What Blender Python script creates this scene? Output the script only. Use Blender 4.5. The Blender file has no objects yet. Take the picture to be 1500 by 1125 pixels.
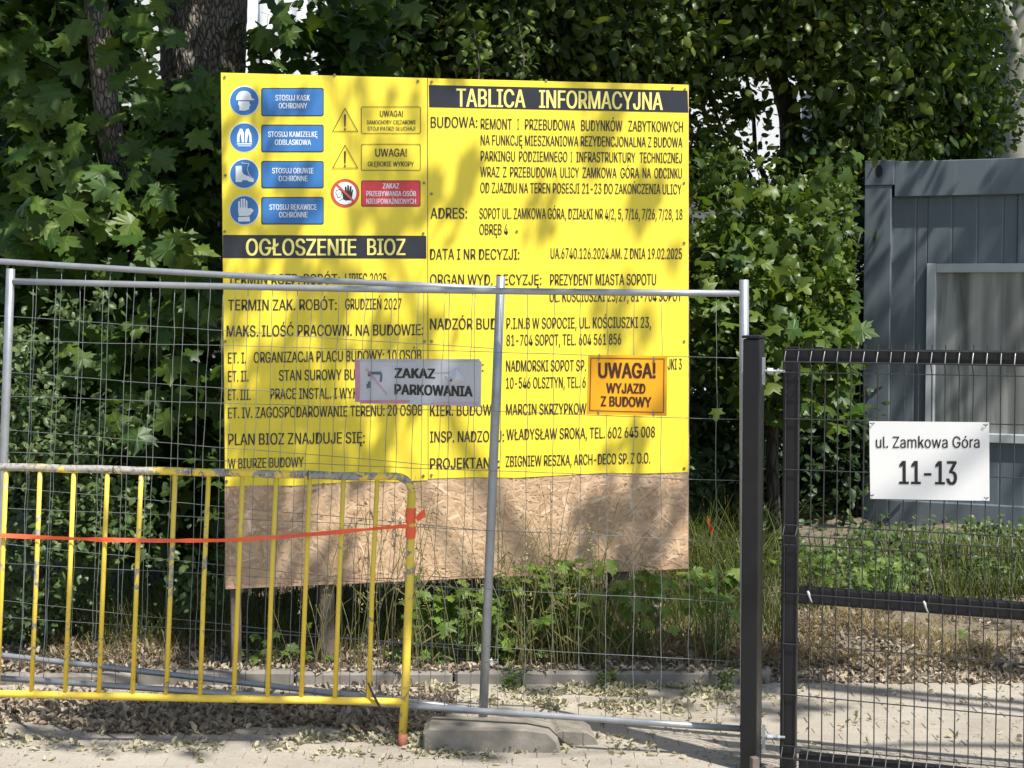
import bpy, bmesh, math, random
import numpy as np
from mathutils import Vector, Matrix, noise
random.seed(7); RNG = np.random.default_rng(7)
R = math.radians
scene = bpy.context.scene
# ------------------------------------------------------------------ camera
CH, PITCH, F = 1.9, R(3.137), 2600.0
cam_d = bpy.data.cameras.new('camera'); cam = bpy.data.objects.new('camera', cam_d)
scene.collection.objects.link(cam); scene.camera = cam
cam.location = (0, 0, CH); cam.rotation_euler = (R(90) - PITCH, 0, 0)
cam_d.sensor_width = 36; cam_d.lens = F / 1500 * 36; cam_d.clip_end = 500; cam_d.clip_start = 0.05
# ------------------------------------------------------------------ world, sun, exposure
SUN = Vector((0.355, -0.403, 0.843)).normalized()
world = bpy.data.worlds.new('World'); scene.world = world; world.use_nodes = True
nt = world.node_tree; nt.nodes.clear()
sky = nt.nodes.new('ShaderNodeTexSky'); sky.sky_type = 'NISHITA'; sky.sun_disc = False
sky.sun_elevation = math.asin(SUN.z); sky.sun_rotation = math.atan2(SUN.x, SUN.y)
bg = nt.nodes.new('ShaderNodeBackground'); bg.inputs[1].default_value = 0.1
wo = nt.nodes.new('ShaderNodeOutputWorld')
nt.links.new(sky.outputs[0], bg.inputs[0]); nt.links.new(bg.outputs[0], wo.inputs[0])
sl = bpy.data.lights.new('sun', 'SUN'); sl.energy = 4.5; sl.angle = R(0.55); sl.color = (1.0, 0.955, 0.88)
so = bpy.data.objects.new('sun', sl); scene.collection.objects.link(so)
so.rotation_euler = SUN.to_track_quat('Z', 'Y').to_euler(); so.location = (3, -3, 12)
scene.view_settings.view_transform = 'Standard'; scene.view_settings.look = 'None'
scene.view_settings.exposure = 0.76; scene.view_settings.gamma = 1
scene.cycles.max_bounces = 6; scene.cycles.transparent_max_bounces = 6
scene.cycles.diffuse_bounces = 3; scene.cycles.use_denoising = True

# ------------------------------------------------------------------ helpers
FW = Vector((0, math.cos(PITCH), -math.sin(PITCH))); UP = Vector((0, math.sin(PITCH), math.cos(PITCH)))
def ray(px, py): return Vector((1, 0, 0)) * ((px - 750) / F) + UP * ((562.5 - py) / F) + FW
def at(px, py, Y):
    d = ray(px, py); return Vector((0, 0, CH)) + d * (Y / d.y)
def gnd(px, py, z=0.0):
    d = ray(px, py); return Vector((0, 0, CH)) + d * ((z - CH) / d.z)
class Plane:
    """vertical plane through two ground-plan points"""
    def __init__(s, a, b):
        s.a = Vector((a.x, a.y, 0)); s.u = (Vector((b.x, b.y, 0)) - s.a).normalized()
        s.n = Vector((s.u.y, -s.u.x, 0))          # towards the camera
    def hit(s, px, py, off=0.0):
        d = ray(px, py); c = Vector((0, 0, CH)); a = s.a + s.n * off
        return c + d * ((a - c).dot(s.n) / d.dot(s.n))
OFF = {}
def link(o, parent=None):
    scene.collection.objects.link(o)
    if parent is not None: o.parent = parent
    return o
def tag(o, label=None, cat=None, group=None, kind=None):
    if label: o['label'] = label
    if cat: o['category'] = cat
    if group: o['group'] = group
    if kind: o['kind'] = kind
    return o
def thing(name, loc, label, cat, group=None, kind=None):
    o = bpy.data.objects.new(name, None); o.empty_display_size = 0.1; link(o)
    o.location = loc; OFF[o.name] = Vector(loc)
    return tag(o, label, cat, group, kind)
def off(parent): return OFF.get(parent.name, Vector((0, 0, 0))) if parent is not None else Vector((0, 0, 0))
class MB:
    def __init__(s): s.v = []; s.f = []
    def add(s, vs, fs):
        b = len(s.v); s.v += [Vector(v) for v in vs]; s.f += [tuple(i + b for i in f) for f in fs]; return s
    def frame_box(s, o, ax, ay, az, x0, x1, y0, y1, z0, z1, bev=0.0):
        P = lambda x, y, z: o + ax * x + ay * y + az * z
        if bev <= 0:
            vs = [P(x, y, z) for z in (z0, z1) for y in (y0, y1) for x in (x0, x1)]
            return s.add(vs, [(0, 2, 3, 1), (4, 5, 7, 6), (0, 1, 5, 4), (2, 6, 7, 3), (0, 4, 6, 2), (1, 3, 7, 5)])
        ring = []
        for (x, y) in ((x0 + bev, y0), (x1 - bev, y0), (x1, y0 + bev), (x1, y1 - bev), (x1 - bev, y1), (x0 + bev, y1), (x0, y1 - bev), (x0, y0 + bev)): ring.append((x, y))
        cx, cy = (x0 + x1) / 2, (y0 + y1) / 2
        k = lambda p: (cx + (p[0] - cx) * (1 - 2 * bev / (x1 - x0)), cy + (p[1] - cy) * (1 - 2 * bev / (y1 - y0)))
        vs = [P(*k(p), z0) for p in ring] + [P(*p, z0 + bev) for p in ring] + [P(*p, z1 - bev) for p in ring] + [P(*k(p), z1) for p in ring]
        fs = [tuple(reversed(range(8))), tuple(range(24, 32))]
        for l in range(3):
            for i in range(8):
                j = (i + 1) % 8; fs.append((l * 8 + i, l * 8 + j, l * 8 + 8 + j, l * 8 + 8 + i))
        return s.add(vs, fs)
    def box(s, c, size, rz=0.0, bev=0.0):
        m = Matrix.Rotation(rz, 3, 'Z'); ax, ay, az = m @ Vector((1, 0, 0)), m @ Vector((0, 1, 0)), Vector((0, 0, 1))
        a, b, d = size[0] / 2, size[1] / 2, size[2] / 2
        return s.frame_box(Vector(c), ax, ay, az, -a, a, -b, b, -d, d, bev)
    def tube(s, pts, r, seg=8, caps=True, disp=None):
        pts = [Vector(p) for p in pts]; n = len(pts)
        rr = r if isinstance(r, (list, tuple)) else [r] * n
        vs, fs = [], []; ref = None
        for i, p in enumerate(pts):
            t = (pts[min(i + 1, n - 1)] - pts[max(i - 1, 0)]).normalized()
            if ref is None:
                ref = t.cross(Vector((0, 0, 1)) if abs(t.z) < .9 else Vector((0, 1, 0))).normalized()
            ref = (ref - t * ref.dot(t)).normalized(); b = t.cross(ref)
            for k in range(seg):
                a = 2 * math.pi * k / seg; q = ref * math.cos(a) + b * math.sin(a)
                rad = rr[i]
                if disp: rad = rad * (1 + disp(p + q * rad, a))
                vs.append(p + q * rad)
        for i in range(n - 1):
            for k in range(seg):
                j = (k + 1) % seg; fs.append((i * seg + k, i * seg + j, i * seg + seg + j, i * seg + seg + k))
        if caps: fs += [tuple(reversed(range(seg))), tuple(range((n - 1) * seg, n * seg))]
        return s.add(vs, fs)
    def prism(s, poly, P, t):
        """poly: 2d points; P(x, y, d) -> world point; thickness from 0 to t towards the viewer"""
        n = len(poly); vs = [P(x, y, 0) for x, y in poly] + [P(x, y, t) for x, y in poly]
        return s.add(vs, [tuple(reversed(range(n))), tuple(range(n, 2 * n))] + [(i, (i + 1) % n, n + (i + 1) % n, n + i) for i in range(n)])
    def obj(s, name, mat, parent=None, smooth=False):
        o_ = off(parent)
        me = bpy.data.meshes.new(name); me.from_pydata([v - o_ for v in s.v], [], s.f); me.update()
        if mat: me.materials.append(mat)
        if smooth: me.polygons.foreach_set('use_smooth', [True] * len(me.polygons))
        o = bpy.data.objects.new(name, me); link(o, parent)
        if parent is not None: OFF[o.name] = o_
        return o

# ------------------------------------------------------------------ materials
class NM:
    def __init__(s, name):
        s.m = bpy.data.materials.new(name); s.m.use_nodes = True; s.t = s.m.node_tree
        s.b = s.t.nodes['Principled BSDF']; s.out = s.t.nodes['Material Output']
    def n(s, typ, **kw):
        nd = s.t.nodes.new(typ)
        for k, v in kw.items():
            if k.startswith('i_'): nd.inputs[k[2:].replace('_', ' ')].default_value = v
            else: setattr(nd, k, v)
        return nd
    def l(s, a, b): s.t.links.new(a, b)
    def coord(s, scale=(1, 1, 1), rot=(0, 0, 0), kind='Object'):
        c = s.n('ShaderNodeTexCoord'); mp = s.n('ShaderNodeMapping'); mp.inputs['Scale'].default_value = scale; mp.inputs['Rotation'].default_value = rot
        s.l(c.outputs[kind], mp.inputs[0]); return mp.outputs[0]
    def noise(s, vec, scale, detail=4, rough=.6, dist=0):
        t = s.n('ShaderNodeTexNoise', i_Scale=scale, i_Detail=detail, i_Roughness=rough, i_Distortion=dist); s.l(vec, t.inputs['Vector']); return t.outputs['Fac']
    def ramp(s, fac, stops):
        r = s.n('ShaderNodeValToRGB'); e = r.color_ramp.elements
        while len(e) < len(stops): e.new(0.5)
        for x, (p, c) in zip(e, stops):
            x.position = p; x.color = (*c, 1) if len(c) == 3 else c
        s.l(fac, r.inputs[0]); return r.outputs[0]
    def mix(s, fac, a, b):
        m = s.n('ShaderNodeMix', data_type='RGBA')
        if isinstance(fac, (int, float)): m.inputs[0].default_value = fac
        else: s.l(fac, m.inputs[0])
        for i, x in ((6, a), (7, b)):
            if isinstance(x, tuple): m.inputs[i].default_value = (*x, 1)
            else: s.l(x, m.inputs[i])
        return m.outputs[2]
    def bump(s, h, strength, dist=0.01):
        b = s.n('ShaderNodeBump', i_Strength=strength, i_Distance=dist); s.l(h, b.inputs['Height']); s.l(b.outputs[0], s.b.inputs['Normal'])
    def base(s, c):
        if isinstance(c, tuple): s.b.inputs['Base Color'].default_value = (*c, 1)
        else: s.l(c, s.b.inputs['Base Color'])
    def rough(s, v):
        if isinstance(v, (int, float)): s.b.inputs['Roughness'].default_value = v
        else: s.l(v, s.b.inputs['Roughness'])
def g3(v): return (v, v, v)
def flat(name, c, rough=.5, var=.12, scale=9, metal=0.0, bump=0.0):
    m = NM(name); v = m.coord(); f = m.noise(v, scale, 5)
    m.base(m.ramp(f, [(.25, tuple(x * (1 - var) for x in c)), (.75, tuple(min(1, x * (1 + var)) for x in c))]))
    m.rough(m.ramp(m.noise(v, scale * 3), [(.3, g3(rough * .85)), (.7, g3(min(1, rough * 1.15)))])); m.b.inputs['Metallic'].default_value = metal
    if bump: m.bump(m.noise(v, scale * 6), bump, .003)
    return m.m
def leafmat(name, cols, trans=.35, rough=.42, obj=False, tcol=(1.5, 1.45, .7)):
    m = NM(name)
    if obj: r = m.n('ShaderNodeObjectInfo').outputs['Random']
    else:
        a = m.n('ShaderNodeAttribute'); a.attribute_name = 'rnd'; r = a.outputs['Fac']
    n = len(cols); col = m.ramp(r, [(i / (n - 1), c) for i, c in enumerate(cols)])
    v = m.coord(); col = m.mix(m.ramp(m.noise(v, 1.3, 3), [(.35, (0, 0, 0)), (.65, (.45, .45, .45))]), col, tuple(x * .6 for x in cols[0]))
    m.base(col); m.rough(rough); m.b.inputs['Specular IOR Level'].default_value = .32
    tr = m.n('ShaderNodeBsdfTranslucent'); mu = m.n('ShaderNodeMix', data_type='RGBA', blend_type='MULTIPLY'); mu.inputs[0].default_value = 1
    m.l(col, mu.inputs[6]); mu.inputs[7].default_value = (*tcol, 1); m.l(mu.outputs[2], tr.inputs[0])
    ms = m.n('ShaderNodeMixShader'); ms.inputs[0].default_value = trans
    m.l(m.b.outputs[0], ms.inputs[1]); m.l(tr.outputs[0], ms.inputs[2]); m.l(ms.outputs[0], m.out.inputs[0])
    return m.m
M = {}
M['maple'] = leafmat('maple_leaf', [(.042, .09, .015), (.065, .13, .02), (.14, .21, .026), (.05, .10, .022)], .35, obj=True)
M['maple_m'] = leafmat('maple_foliage', [(.034, .072, .013), (.055, .11, .018), (.10, .16, .022)], .35)
M['small'] = leafmat('small_leaf_foliage', [(.032, .062, .012), (.068, .115, .018), (.17, .22, .035), (.05, .085, .022)], .3, .38)
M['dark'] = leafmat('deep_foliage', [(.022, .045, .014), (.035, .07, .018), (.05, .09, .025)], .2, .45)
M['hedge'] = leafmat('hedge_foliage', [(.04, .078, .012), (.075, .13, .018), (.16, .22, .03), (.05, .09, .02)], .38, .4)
M['shrubleaf'] = leafmat('shrub_foliage', [(.055, .095, .03), (.09, .15, .045), (.15, .20, .07), (.065, .11, .045)], .3, .4)
M['plant'] = leafmat('plant_leaf', [(.075, .14, .022), (.12, .20, .028), (.18, .26, .04), (.09, .15, .04)], .35, .45, obj=True)
M['grass'] = leafmat('grass_blades', [(.05, .08, .018), (.08, .12, .024), (.12, .14, .035), (.20, .17, .075)], .3, .5)
M['drygrass'] = leafmat('dry_grass', [(.30, .23, .12), (.40, .31, .17), (.22, .19, .08), (.45, .37, .23)], .25, .6, tcol=(1.1, 1.0, .8))
M['litter'] = leafmat('leaf_litter', [(.24, .19, .14), (.42, .35, .26), (.52, .45, .34), (.32, .24, .17)], .15, .75, tcol=(1, 1, .9))
M['petal'] = leafmat('fallen_blossom', [(.44, .41, .27), (.55, .51, .36), (.36, .33, .20), (.50, .46, .34)], .2, .75, tcol=(1, 1, .8))

def bark(name, c0, c1, sx=5, sz=1.2, strength=.9, d=.03):
    m = NM(name); v = m.coord((sx, sx, sz))
    vo = m.n('ShaderNodeTexVoronoi', feature='DISTANCE_TO_EDGE', i_Scale=5.0); n2 = m.noise(v, 2.2, 5)
    add = m.n('ShaderNodeVectorMath', operation='ADD'); m.l(v, add.inputs[0])
    sc = m.n('ShaderNodeVectorMath', operation='SCALE'); nc = m.n('ShaderNodeTexNoise', i_Scale=2.0, i_Detail=4.0); m.l(v, nc.inputs['Vector'])
    m.l(nc.outputs['Color'], sc.inputs[0]); sc.inputs['Scale'].default_value = .35; m.l(sc.outputs[0], add.inputs[1]); m.l(add.outputs[0], vo.inputs['Vector'])
    h = m.ramp(vo.outputs['Distance'], [(0, g3(0)), (.12, g3(.6)), (.5, g3(1))])
    col = m.mix(h, c0, m.mix(n2, c1, tuple(x * .7 for x in c1))); m.base(col); m.rough(.9); m.bump(h, strength, d)
    return m.m
M['bark'] = bark('rough_bark', (.05, .04, .032), (.34, .30, .26), 9, 3.2, .8)
M['barkdark'] = bark('dark_bark', (.02, .016, .012), (.09, .075, .055), 6, 1.5, .6)
def pale_bark():
    m = NM('pale_bark'); v = m.coord((2, 2, 9)); n1 = m.noise(v, 2.0, 6, .65, .6); n2 = m.noise(m.coord((1, 1, 1)), 3, 4)
    c = m.mix(m.ramp(n1, [(.62, (0, 0, 0)), (.68, (1, 1, 1))]), m.mix(n2, (.42, .40, .33), (.30, .30, .22)), (.10, .08, .06))
    m.base(c); m.rough(.8); m.bump(n1, .5, .01); return m.m
M['palebark'] = pale_bark()
def galv(name, base, var=.25, metal=.55, rough=.42):
    m = NM(name); v = m.coord(); n1 = m.noise(v, 14, 6, .65); n2 = m.noise(v, 120, 2)
    c = m.ramp(n1, [(.3, tuple(x * (1 - var) for x in base)), (.7, base)])
    c = m.mix(m.ramp(n2, [(.66, (0, 0, 0)), (.72, (.6, .6, .6))]), c, (.16, .13, .11))
    m.base(c); m.b.inputs['Metallic'].default_value = metal; m.rough(rough); m.bump(n2, .15, .001); return m.m
M['galv'] = galv('galvanised_steel', (.40, .42, .44))
M['wire'] = galv('galvanised_wire', (.26, .29, .28), .4, .4)
def worn(name, thr):
    m = NM(name); v = m.coord((1, 1, 1)); n1 = m.noise(v, 22, 7, .72, .5); n2 = m.noise(v, 4, 3); n3 = m.noise(v, 60, 4)
    mp = m.n('ShaderNodeMath', operation='ADD'); m.l(n1, mp.inputs[0]); s2 = m.n('ShaderNodeMath', operation='MULTIPLY'); m.l(n2, s2.inputs[0]); s2.inputs[1].default_value = .55; m.l(s2.outputs[0], mp.inputs[1])
    fac = m.ramp(mp.outputs[0], [(thr - .015, (0, 0, 0)), (thr + .015, (1, 1, 1))])
    paint = m.mix(n3, (.72, .50, .03), (.82, .62, .09)); met = m.mix(m.ramp(n3, [(.5, (0, 0, 0)), (.6, (1, 1, 1))]), (.30, .30, .28), (.19, .14, .10))
    m.base(m.mix(fac, paint, met)); m.rough(m.ramp(n3, [(.3, g3(.38)), (.7, g3(.6))])); m.bump(fac, -.35, .0012); return m.m
M['by'] = worn('chipped_yellow_paint', .93); M['byt'] = worn('worn_yellow_rail', .75); M['bym'] = worn('half_chipped_paint', .85)
M['rust'] = flat('rusty_steel', (.30, .10, .06), .85, .4, 30, bump=.5)
M['black'] = flat('black_powder_coat', (.012, .012, .014), .38, .2, 14, bump=.15)
M['blackwire'] = flat('black_coated_wire', (.03, .032, .034), .35, .15)
M['blackplastic'] = flat('black_plastic', (.012, .012, .013), .5)
M['orange'] = flat('orange_tape', (.85, .12, .04), .4, .15, 20)
M['white'] = flat('white_sign_face', (.80, .80, .78), .35, .03, 5)
M['ink'] = flat('black_print', (.025, .022, .02), .45, .2, 8)
M['inkbold'] = flat('dark_print', (.018, .016, .016), .45, .2, 8)
M['navy'] = flat('black_banner_print', (.018, .020, .028), .32, .2, 6)
M['brownink'] = flat('dark_brown_print', (.065, .018, .008), .45, .2, 8)
M['blue'] = flat('blue_print', (.035, .16, .42), .4, .06, 5)
M['pale'] = flat('pale_print', (.72, .76, .78), .4, .06, 8)
M['red'] = flat('red_print', (.62, .045, .06), .4, .08, 8)
M['redring'] = flat('red_ring_print', (.50, .07, .04), .4, .08, 8)
M['signorange'] = flat('orange_sign_face', (.93, .43, .01), .4, .06, 5)
M['pink'] = flat('faded_pink_print', (.52, .24, .32), .45, .25, 12)
M['palegrey'] = flat('faded_grey_print', (.40, .42, .46), .45, .2, 12)
M['yellowtext'] = flat('yellow_letter_print', (.86, .76, .20), .4, .05, 5)
M['concrete'] = flat('concrete', (.20, .18, .15), .95, .4, 10, bump=.7)
M['concrete2'] = flat('kerb_concrete', (.21, .19, .165), .92, .4, 5, bump=.7)
M['rock'] = flat('dirty_grey_rock', (.085, .075, .065), .95, .6, 14, bump=1.0)
M['wood'] = flat('weathered_post_wood', (.14, .11, .09), .85, .3, 16, bump=.5)
M['cream'] = flat('white_render', (.56, .565, .56), .85, .05, 1)
M['roofgrey'] = flat('grey_roof_sheet', (.30, .31, .33), .6, .1, 2)
M['glassdark'] = flat('dark_window_glass', (.04, .05, .06), .08, .1, 1)
M['tarp'] = flat('white_tarpaulin', (.78, .80, .80), .55, .08, 3)
M['screw'] = flat('screw_steel', (.25, .22, .12), .4, .2, 20, metal=.7)
M['tie'] = flat('white_cable_tie', (.45, .45, .41), .5)
def yellow_sheet():
    m = NM('yellow_printed_sheet'); v = m.coord(); n1 = m.noise(v, 2.0, 4); n2 = m.noise(m.coord((3, 3, .5)), 2.2, 3)
    c = m.mix(n1, (.86, .67, .035), (.89, .72, .055))
    n3 = m.noise(v, 35, 6, .7); c = m.mix(m.ramp(n3, [(.68, (0, 0, 0)), (.78, (.25, .25, .25))]), c, (.35, .28, .08))
    c = m.mix(m.ramp(m.noise(m.coord((9, 9, .7)), 2, 5, .7), [(.55, (0, 0, 0)), (.8, (.30, .30, .30))]), c, (.50, .40, .09)); m.base(c); m.rough(.42); m.bump(n2, .6, .02); return m.m
M['yellow'] = yellow_sheet()
def osb():
    m = NM('osb_board'); outs = []
    for i, (rot, sc) in enumerate(((.35, (8, 8, 60)), (1.15, (60, 60, 10)), (-.6, (9, 9, 64)), (2.2, (52, 52, 11)))):
        v = m.coord(sc, (0, rot, .3 * i)); vo = m.n('ShaderNodeTexVoronoi', i_Scale=1.0, i_Randomness=1.0)
        m.l(v, vo.inputs['Vector']); outs.append(vo.outputs['Color'])
    v0 = m.coord(); k1 = m.ramp(m.noise(v0, 20, 4, .65, 2), [(.49, (0, 0, 0)), (.51, (1, 1, 1))]); k2 = m.ramp(m.noise(m.coord((1.1, 1, 1.2)), 24, 4, .65, 2), [(.49, (0, 0, 0)), (.51, (1, 1, 1))])
    k3 = m.ramp(m.noise(m.coord((1, 1.3, 1.1), (1, 0, 0)), 17, 4, .65, 2), [(.49, (0, 0, 0)), (.51, (1, 1, 1))])
    c = m.mix(k3, m.mix(k1, outs[0], outs[1]), m.mix(k2, outs[2], outs[3]))
    s = m.n('ShaderNodeSeparateColor'); m.l(c, s.inputs[0])
    col = m.ramp(s.outputs[0], [(.0, (.38, .22, .125)), (.25, (.50, .31, .185)), (.6, (.58, .375, .235)), (1, (.70, .50, .34))])
    fine = m.noise(m.coord((4, 4, 60)), 6, 3); col = m.mix(m.ramp(fine, [(.4, (0, 0, 0)), (.8, (.35, .35, .35))]), col, (.30, .19, .12))
    m.base(col); m.rough(.75); m.bump(s.outputs[0], .35, .002); return m.m
M['osb'] = osb()
def ground_mat():
    m = NM('soil_and_litter'); v = m.coord(); n1 = m.noise(v, 1.3, 6, .7); n2 = m.noise(v, 22, 6, .7)
    c = m.mix(m.ramp(n2, [(.35, (0, 0, 0)), (.65, (1, 1, 1))]), m.mix(n1, (.09, .075, .05), (.15, .12, .085)), (.24, .20, .145))
    m.base(c); m.rough(.95); m.bump(n2, 1, .03); return m.m
M['soil'] = ground_mat()
def paver_mat():
    m = NM('dusty_concrete_paver'); r = m.n('ShaderNodeObjectInfo').outputs['Random']; v = m.coord(kind='Object')
    g = m.n('ShaderNodeNewGeometry'); n1 = m.n('ShaderNodeTexNoise', i_Scale=1.6, i_Detail=6.0, i_Roughness=.7); m.l(g.outputs['Position'], n1.inputs['Vector'])
    n2 = m.n('ShaderNodeTexNoise', i_Scale=45, i_Detail=6.0, i_Roughness=.75); m.l(g.outputs['Position'], n2.inputs['Vector'])
    c = m.mix(m.ramp(n1.outputs['Fac'], [(.3, (0, 0, 0)), (.68, (1, 1, 1))]), (.235, .205, .165), (.40, .36, .30)); c = m.mix(m.ramp(r, [(0, (0, 0, 0)), (1, (.35, .35, .35))]), c, (.27, .25, .22))
    c = m.mix(m.ramp(n2.outputs['Fac'], [(.58, (0, 0, 0)), (.72, (.7, .7, .7))]), c, (.17, .14, .105))
    m.base(c); m.rough(.93); m.bump(n2.outputs['Fac'], .7, .006); return m.m
M['paver'] = paver_mat()
def container_mat():
    m = NM('slate_grey_paint'); v = m.coord(); n1 = m.noise(v, 1.5, 4); n2 = m.noise(m.coord((14, 14, .8)), 1.6, 5)
    c = m.mix(n1, (.095, .12, .14), (.13, .155, .175)); c = m.mix(m.ramp(n2, [(.5, (0, 0, 0)), (.72, (.4, .4, .4))]), c, (.18, .205, .22))
    m.base(c); m.rough(.5); m.bump(n1, .15, .01); return m.m
M['cont'] = container_mat()
M['frame_light'] = flat('light_grey_window_frame', (.42, .45, .46), .45, .08, 4)
def glass_mat():
    m = NM('window_glass'); v = m.coord((4, 4, .35), (0, 0, 0)); n = m.noise(v, 2.2, 4, .5, .6)
    m.base(m.ramp(n, [(.35, (.10, .11, .105)), (.5, (.21, .22, .21)), (.62, (.34, .35, .33))])); m.rough(.1); return m.m
M['glass'] = glass_mat()

M['black'].node_tree.nodes['Principled BSDF'].inputs['Specular IOR Level'].default_value = .3
# ------------------------------------------------------------------ leaf tools
def norm(a): return a / np.maximum(np.linalg.norm(a, axis=1, keepdims=True), 1e-9)
HALF = [(.14, -.06), (.40, -.08), (.30, .08), (.36, .16), (.60, .24), (.50, .34), (.64, .50), (.44, .48), (.36, .56), (.19, .50), (.26, .72), (.13, .77)]
def maple_base(fold=.18, droop=.22, ripple=.03, seed=0):
    rr = random.Random(seed)
    pts = [(0, 0)] + HALF + [(0, 1.02)] + [(-x, y) for x, y in reversed(HALF)]
    pts = [(x * rr.uniform(.92, 1.08), y * rr.uniform(.95, 1.05)) for x, y in pts]
    allp = [(0, .3)] + pts
    v = np.array([(x, y, -fold * abs(x) - droop * y * y + rr.uniform(-ripple, ripple) + .04) for x, y in allp])
    n = len(pts); f = [(0, 1 + i, 1 + (i + 1) % n) for i in range(n)]
    v = np.vstack([v, [(-.008, 0, 0), (.008, 0, 0), (.008, -.55, .05), (-.008, -.55, .05)]]); k = n + 1
    return v, np.array(f + [(k, k + 2, k + 1), (k, k + 3, k + 2)])
def maple_low():
    pts = [(0, 0), (.4, -.08), (.34, .13), (.63, .35), (.22, .46), (.24, .72), (0, 1), (-.24, .72), (-.22, .46), (-.63, .35), (-.34, .13), (-.4, -.08)]
    v = np.array([(0, .3, .02)] + [(x, y, -.2 * abs(x) - .2 * y * y) for x, y in pts]); n = len(pts)
    return v, np.array([(0, 1 + i, 1 + (i + 1) % n) for i in range(n)])
def oval_base(w=.30):
    v = np.array([(0, 0, 0), (w, .33, -.07), (w * .8, .68, -.12), (0, 1, -.22), (-w * .8, .68, -.12), (-w, .33, -.07), (0, .5, .02)])
    return v, np.array([(6, 0, 1), (6, 1, 2), (6, 2, 3), (6, 3, 4), (6, 4, 5), (6, 5, 0)])
def quad_base():
    v = np.array([(0, 0, 0), (.36, .5, -.1), (0, 1, -.12), (-.36, .5, -.1)]); return v, np.array([(0, 1, 2), (0, 2, 3)])
def curl_base():
    v = np.array([(0, 0, .0), (.26, .28, .26), (.16, .75, .34), (.05, 1.05, .10), (-.24, .33, .12), (-.22, .7, .30), (0, .5, .0)])
    return v, np.array([(6, 0, 1), (6, 1, 2), (6, 2, 3), (6, 3, 5), (6, 5, 4), (6, 4, 0)])
MAPLE_LOW, OVAL, QUAD, CURL, NARROW = maple_low(), oval_base(), quad_base(), curl_base(), oval_base(.16)
def orient(n, bias=(0.12, -.35, .75), spread=.5, down=.45):
    N = norm(np.array(bias) + spread * RNG.standard_normal((n, 3)))
    T = RNG.standard_normal((n, 3)); T[:, 2] -= down * 2; T = T - N * np.sum(T * N, 1, keepdims=True); return N, norm(T)
def raw_mesh(name, V, Fc, rnd, mat, parent=None, offs=None, smooth=False):
    me = bpy.data.meshes.new(name); nv, nf, k = len(V), len(Fc), Fc.shape[1]
    if offs is None: offs = off(parent)
    V = V - np.array(offs)
    me.vertices.add(nv); me.vertices.foreach_set('co', V.astype(np.float32).ravel())
    me.loops.add(nf * k); me.loops.foreach_set('vertex_index', Fc.astype(np.int32).ravel())
    me.polygons.add(nf); me.polygons.foreach_set('loop_start', np.arange(0, nf * k, k, dtype=np.int32))
    me.update(calc_edges=True)
    if rnd is not None:
        a = me.attributes.new('rnd', 'FLOAT', 'POINT'); a.data.foreach_set('value', rnd.astype(np.float32))
    me.materials.append(mat); o = bpy.data.objects.new(name, me); link(o, parent); OFF[o.name] = Vector(offs) if parent is not None else Vector((0, 0, 0))
    return o
def scatter(name, base, P, size, mat, parent=None, N=None, T=None, kind='stuff', var=.35, **kw):
    bv, bf = base; n = len(P)
    if N is None: N, T = orient(n, **kw)
    X = np.cross(T, N); S = size * (1 + var * RNG.uniform(-1, 1, n))
    V = P[:, None, :] + S[:, None, None] * (bv[None, :, 0:1] * X[:, None, :] + bv[None, :, 1:2] * T[:, None, :] + bv[None, :, 2:3] * N[:, None, :])
    Fc = bf[None] + (np.arange(n) * len(bv))[:, None, None]
    rnd = np.repeat(RNG.uniform(0, 1, n), len(bv))
    o = raw_mesh(name, V.reshape(-1, 3), Fc.reshape(-1, 3), rnd, mat, parent)
    if kind: o['kind'] = kind
    return o
def ball(n):
    p = norm(RNG.standard_normal((n, 3))); return p * (RNG.uniform(0, 1, (n, 1)) ** (1 / 3))
def crown_pts(ells, n, sigma=.16, per=45, flatten=.6, keep=None):
    """ells: (centre, (rx,ry,rz), weight)"""
    w = np.array([e[2] for e in ells], float); w /= w.sum(); out = []
    for (c, r, _), wi in zip(ells, w):
        k = max(3, int(n * wi / per)); cl = np.array(c) + ball(k) * np.array(r)
        m = int(n * wi); idx = RNG.integers(0, k, m)
        out.append(cl[idx] + RNG.standard_normal((m, 3)) * np.array([sigma, sigma, sigma * flatten]) * RNG.uniform(.5, 1.3, (k, 1))[idx])
    out = np.vstack(out)
    return out if keep is None else out[keep(out)]
def pxell(px, py, rx, ry, Y, ry_depth, w=1.0):
    """an ellipsoid of foliage at depth Y metres, extents in metres from its apparent size"""
    return (tuple(at(px, py, Y)), (rx / F * Y, ry_depth, ry / F * Y), w)

# ================================================================== GROUND
def bank_z(x, y):
    if y < 8.42: return -.012
    t = min(1, (y - 8.42) / .25)
    z = .075 * t + .055 * max(0, min(y, 13) - 8.6) + .05 * max(0, math.sin(x * 1.3 + 1)) * t + .06 * noise.noise(Vector((x * 2.5, y * 2.5, 0))) * t + .025 * noise.noise(Vector((x * 8, y * 8, 0))) * t
    z += .10 * math.exp(-((x - 1.75) ** 2 / .12 + (y - 8.95) ** 2 / .08))
    return z
def build_ground():
    xs = np.concatenate([np.linspace(-80, -4, 14), np.linspace(-3.8, 5, 110), np.linspace(5.4, 80, 14)])
    ys = np.concatenate([np.linspace(-40, 6, 12), np.linspace(6.2, 8.4, 6), np.linspace(8.425, 13, 70), np.linspace(13.6, 200, 20)])
    V = np.array([(x, y, bank_z(x, y)) for y in ys for x in xs]); nx = len(xs)
    Fc = np.array([(j * nx + i, j * nx + i + 1, (j + 1) * nx + i + 1, (j + 1) * nx + i) for j in range(len(ys) - 1) for i in range(nx - 1)])
    g = raw_mesh('ground', V, Fc, None, M['soil']); g['kind'] = 'structure'; return g
ground = build_ground()
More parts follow.
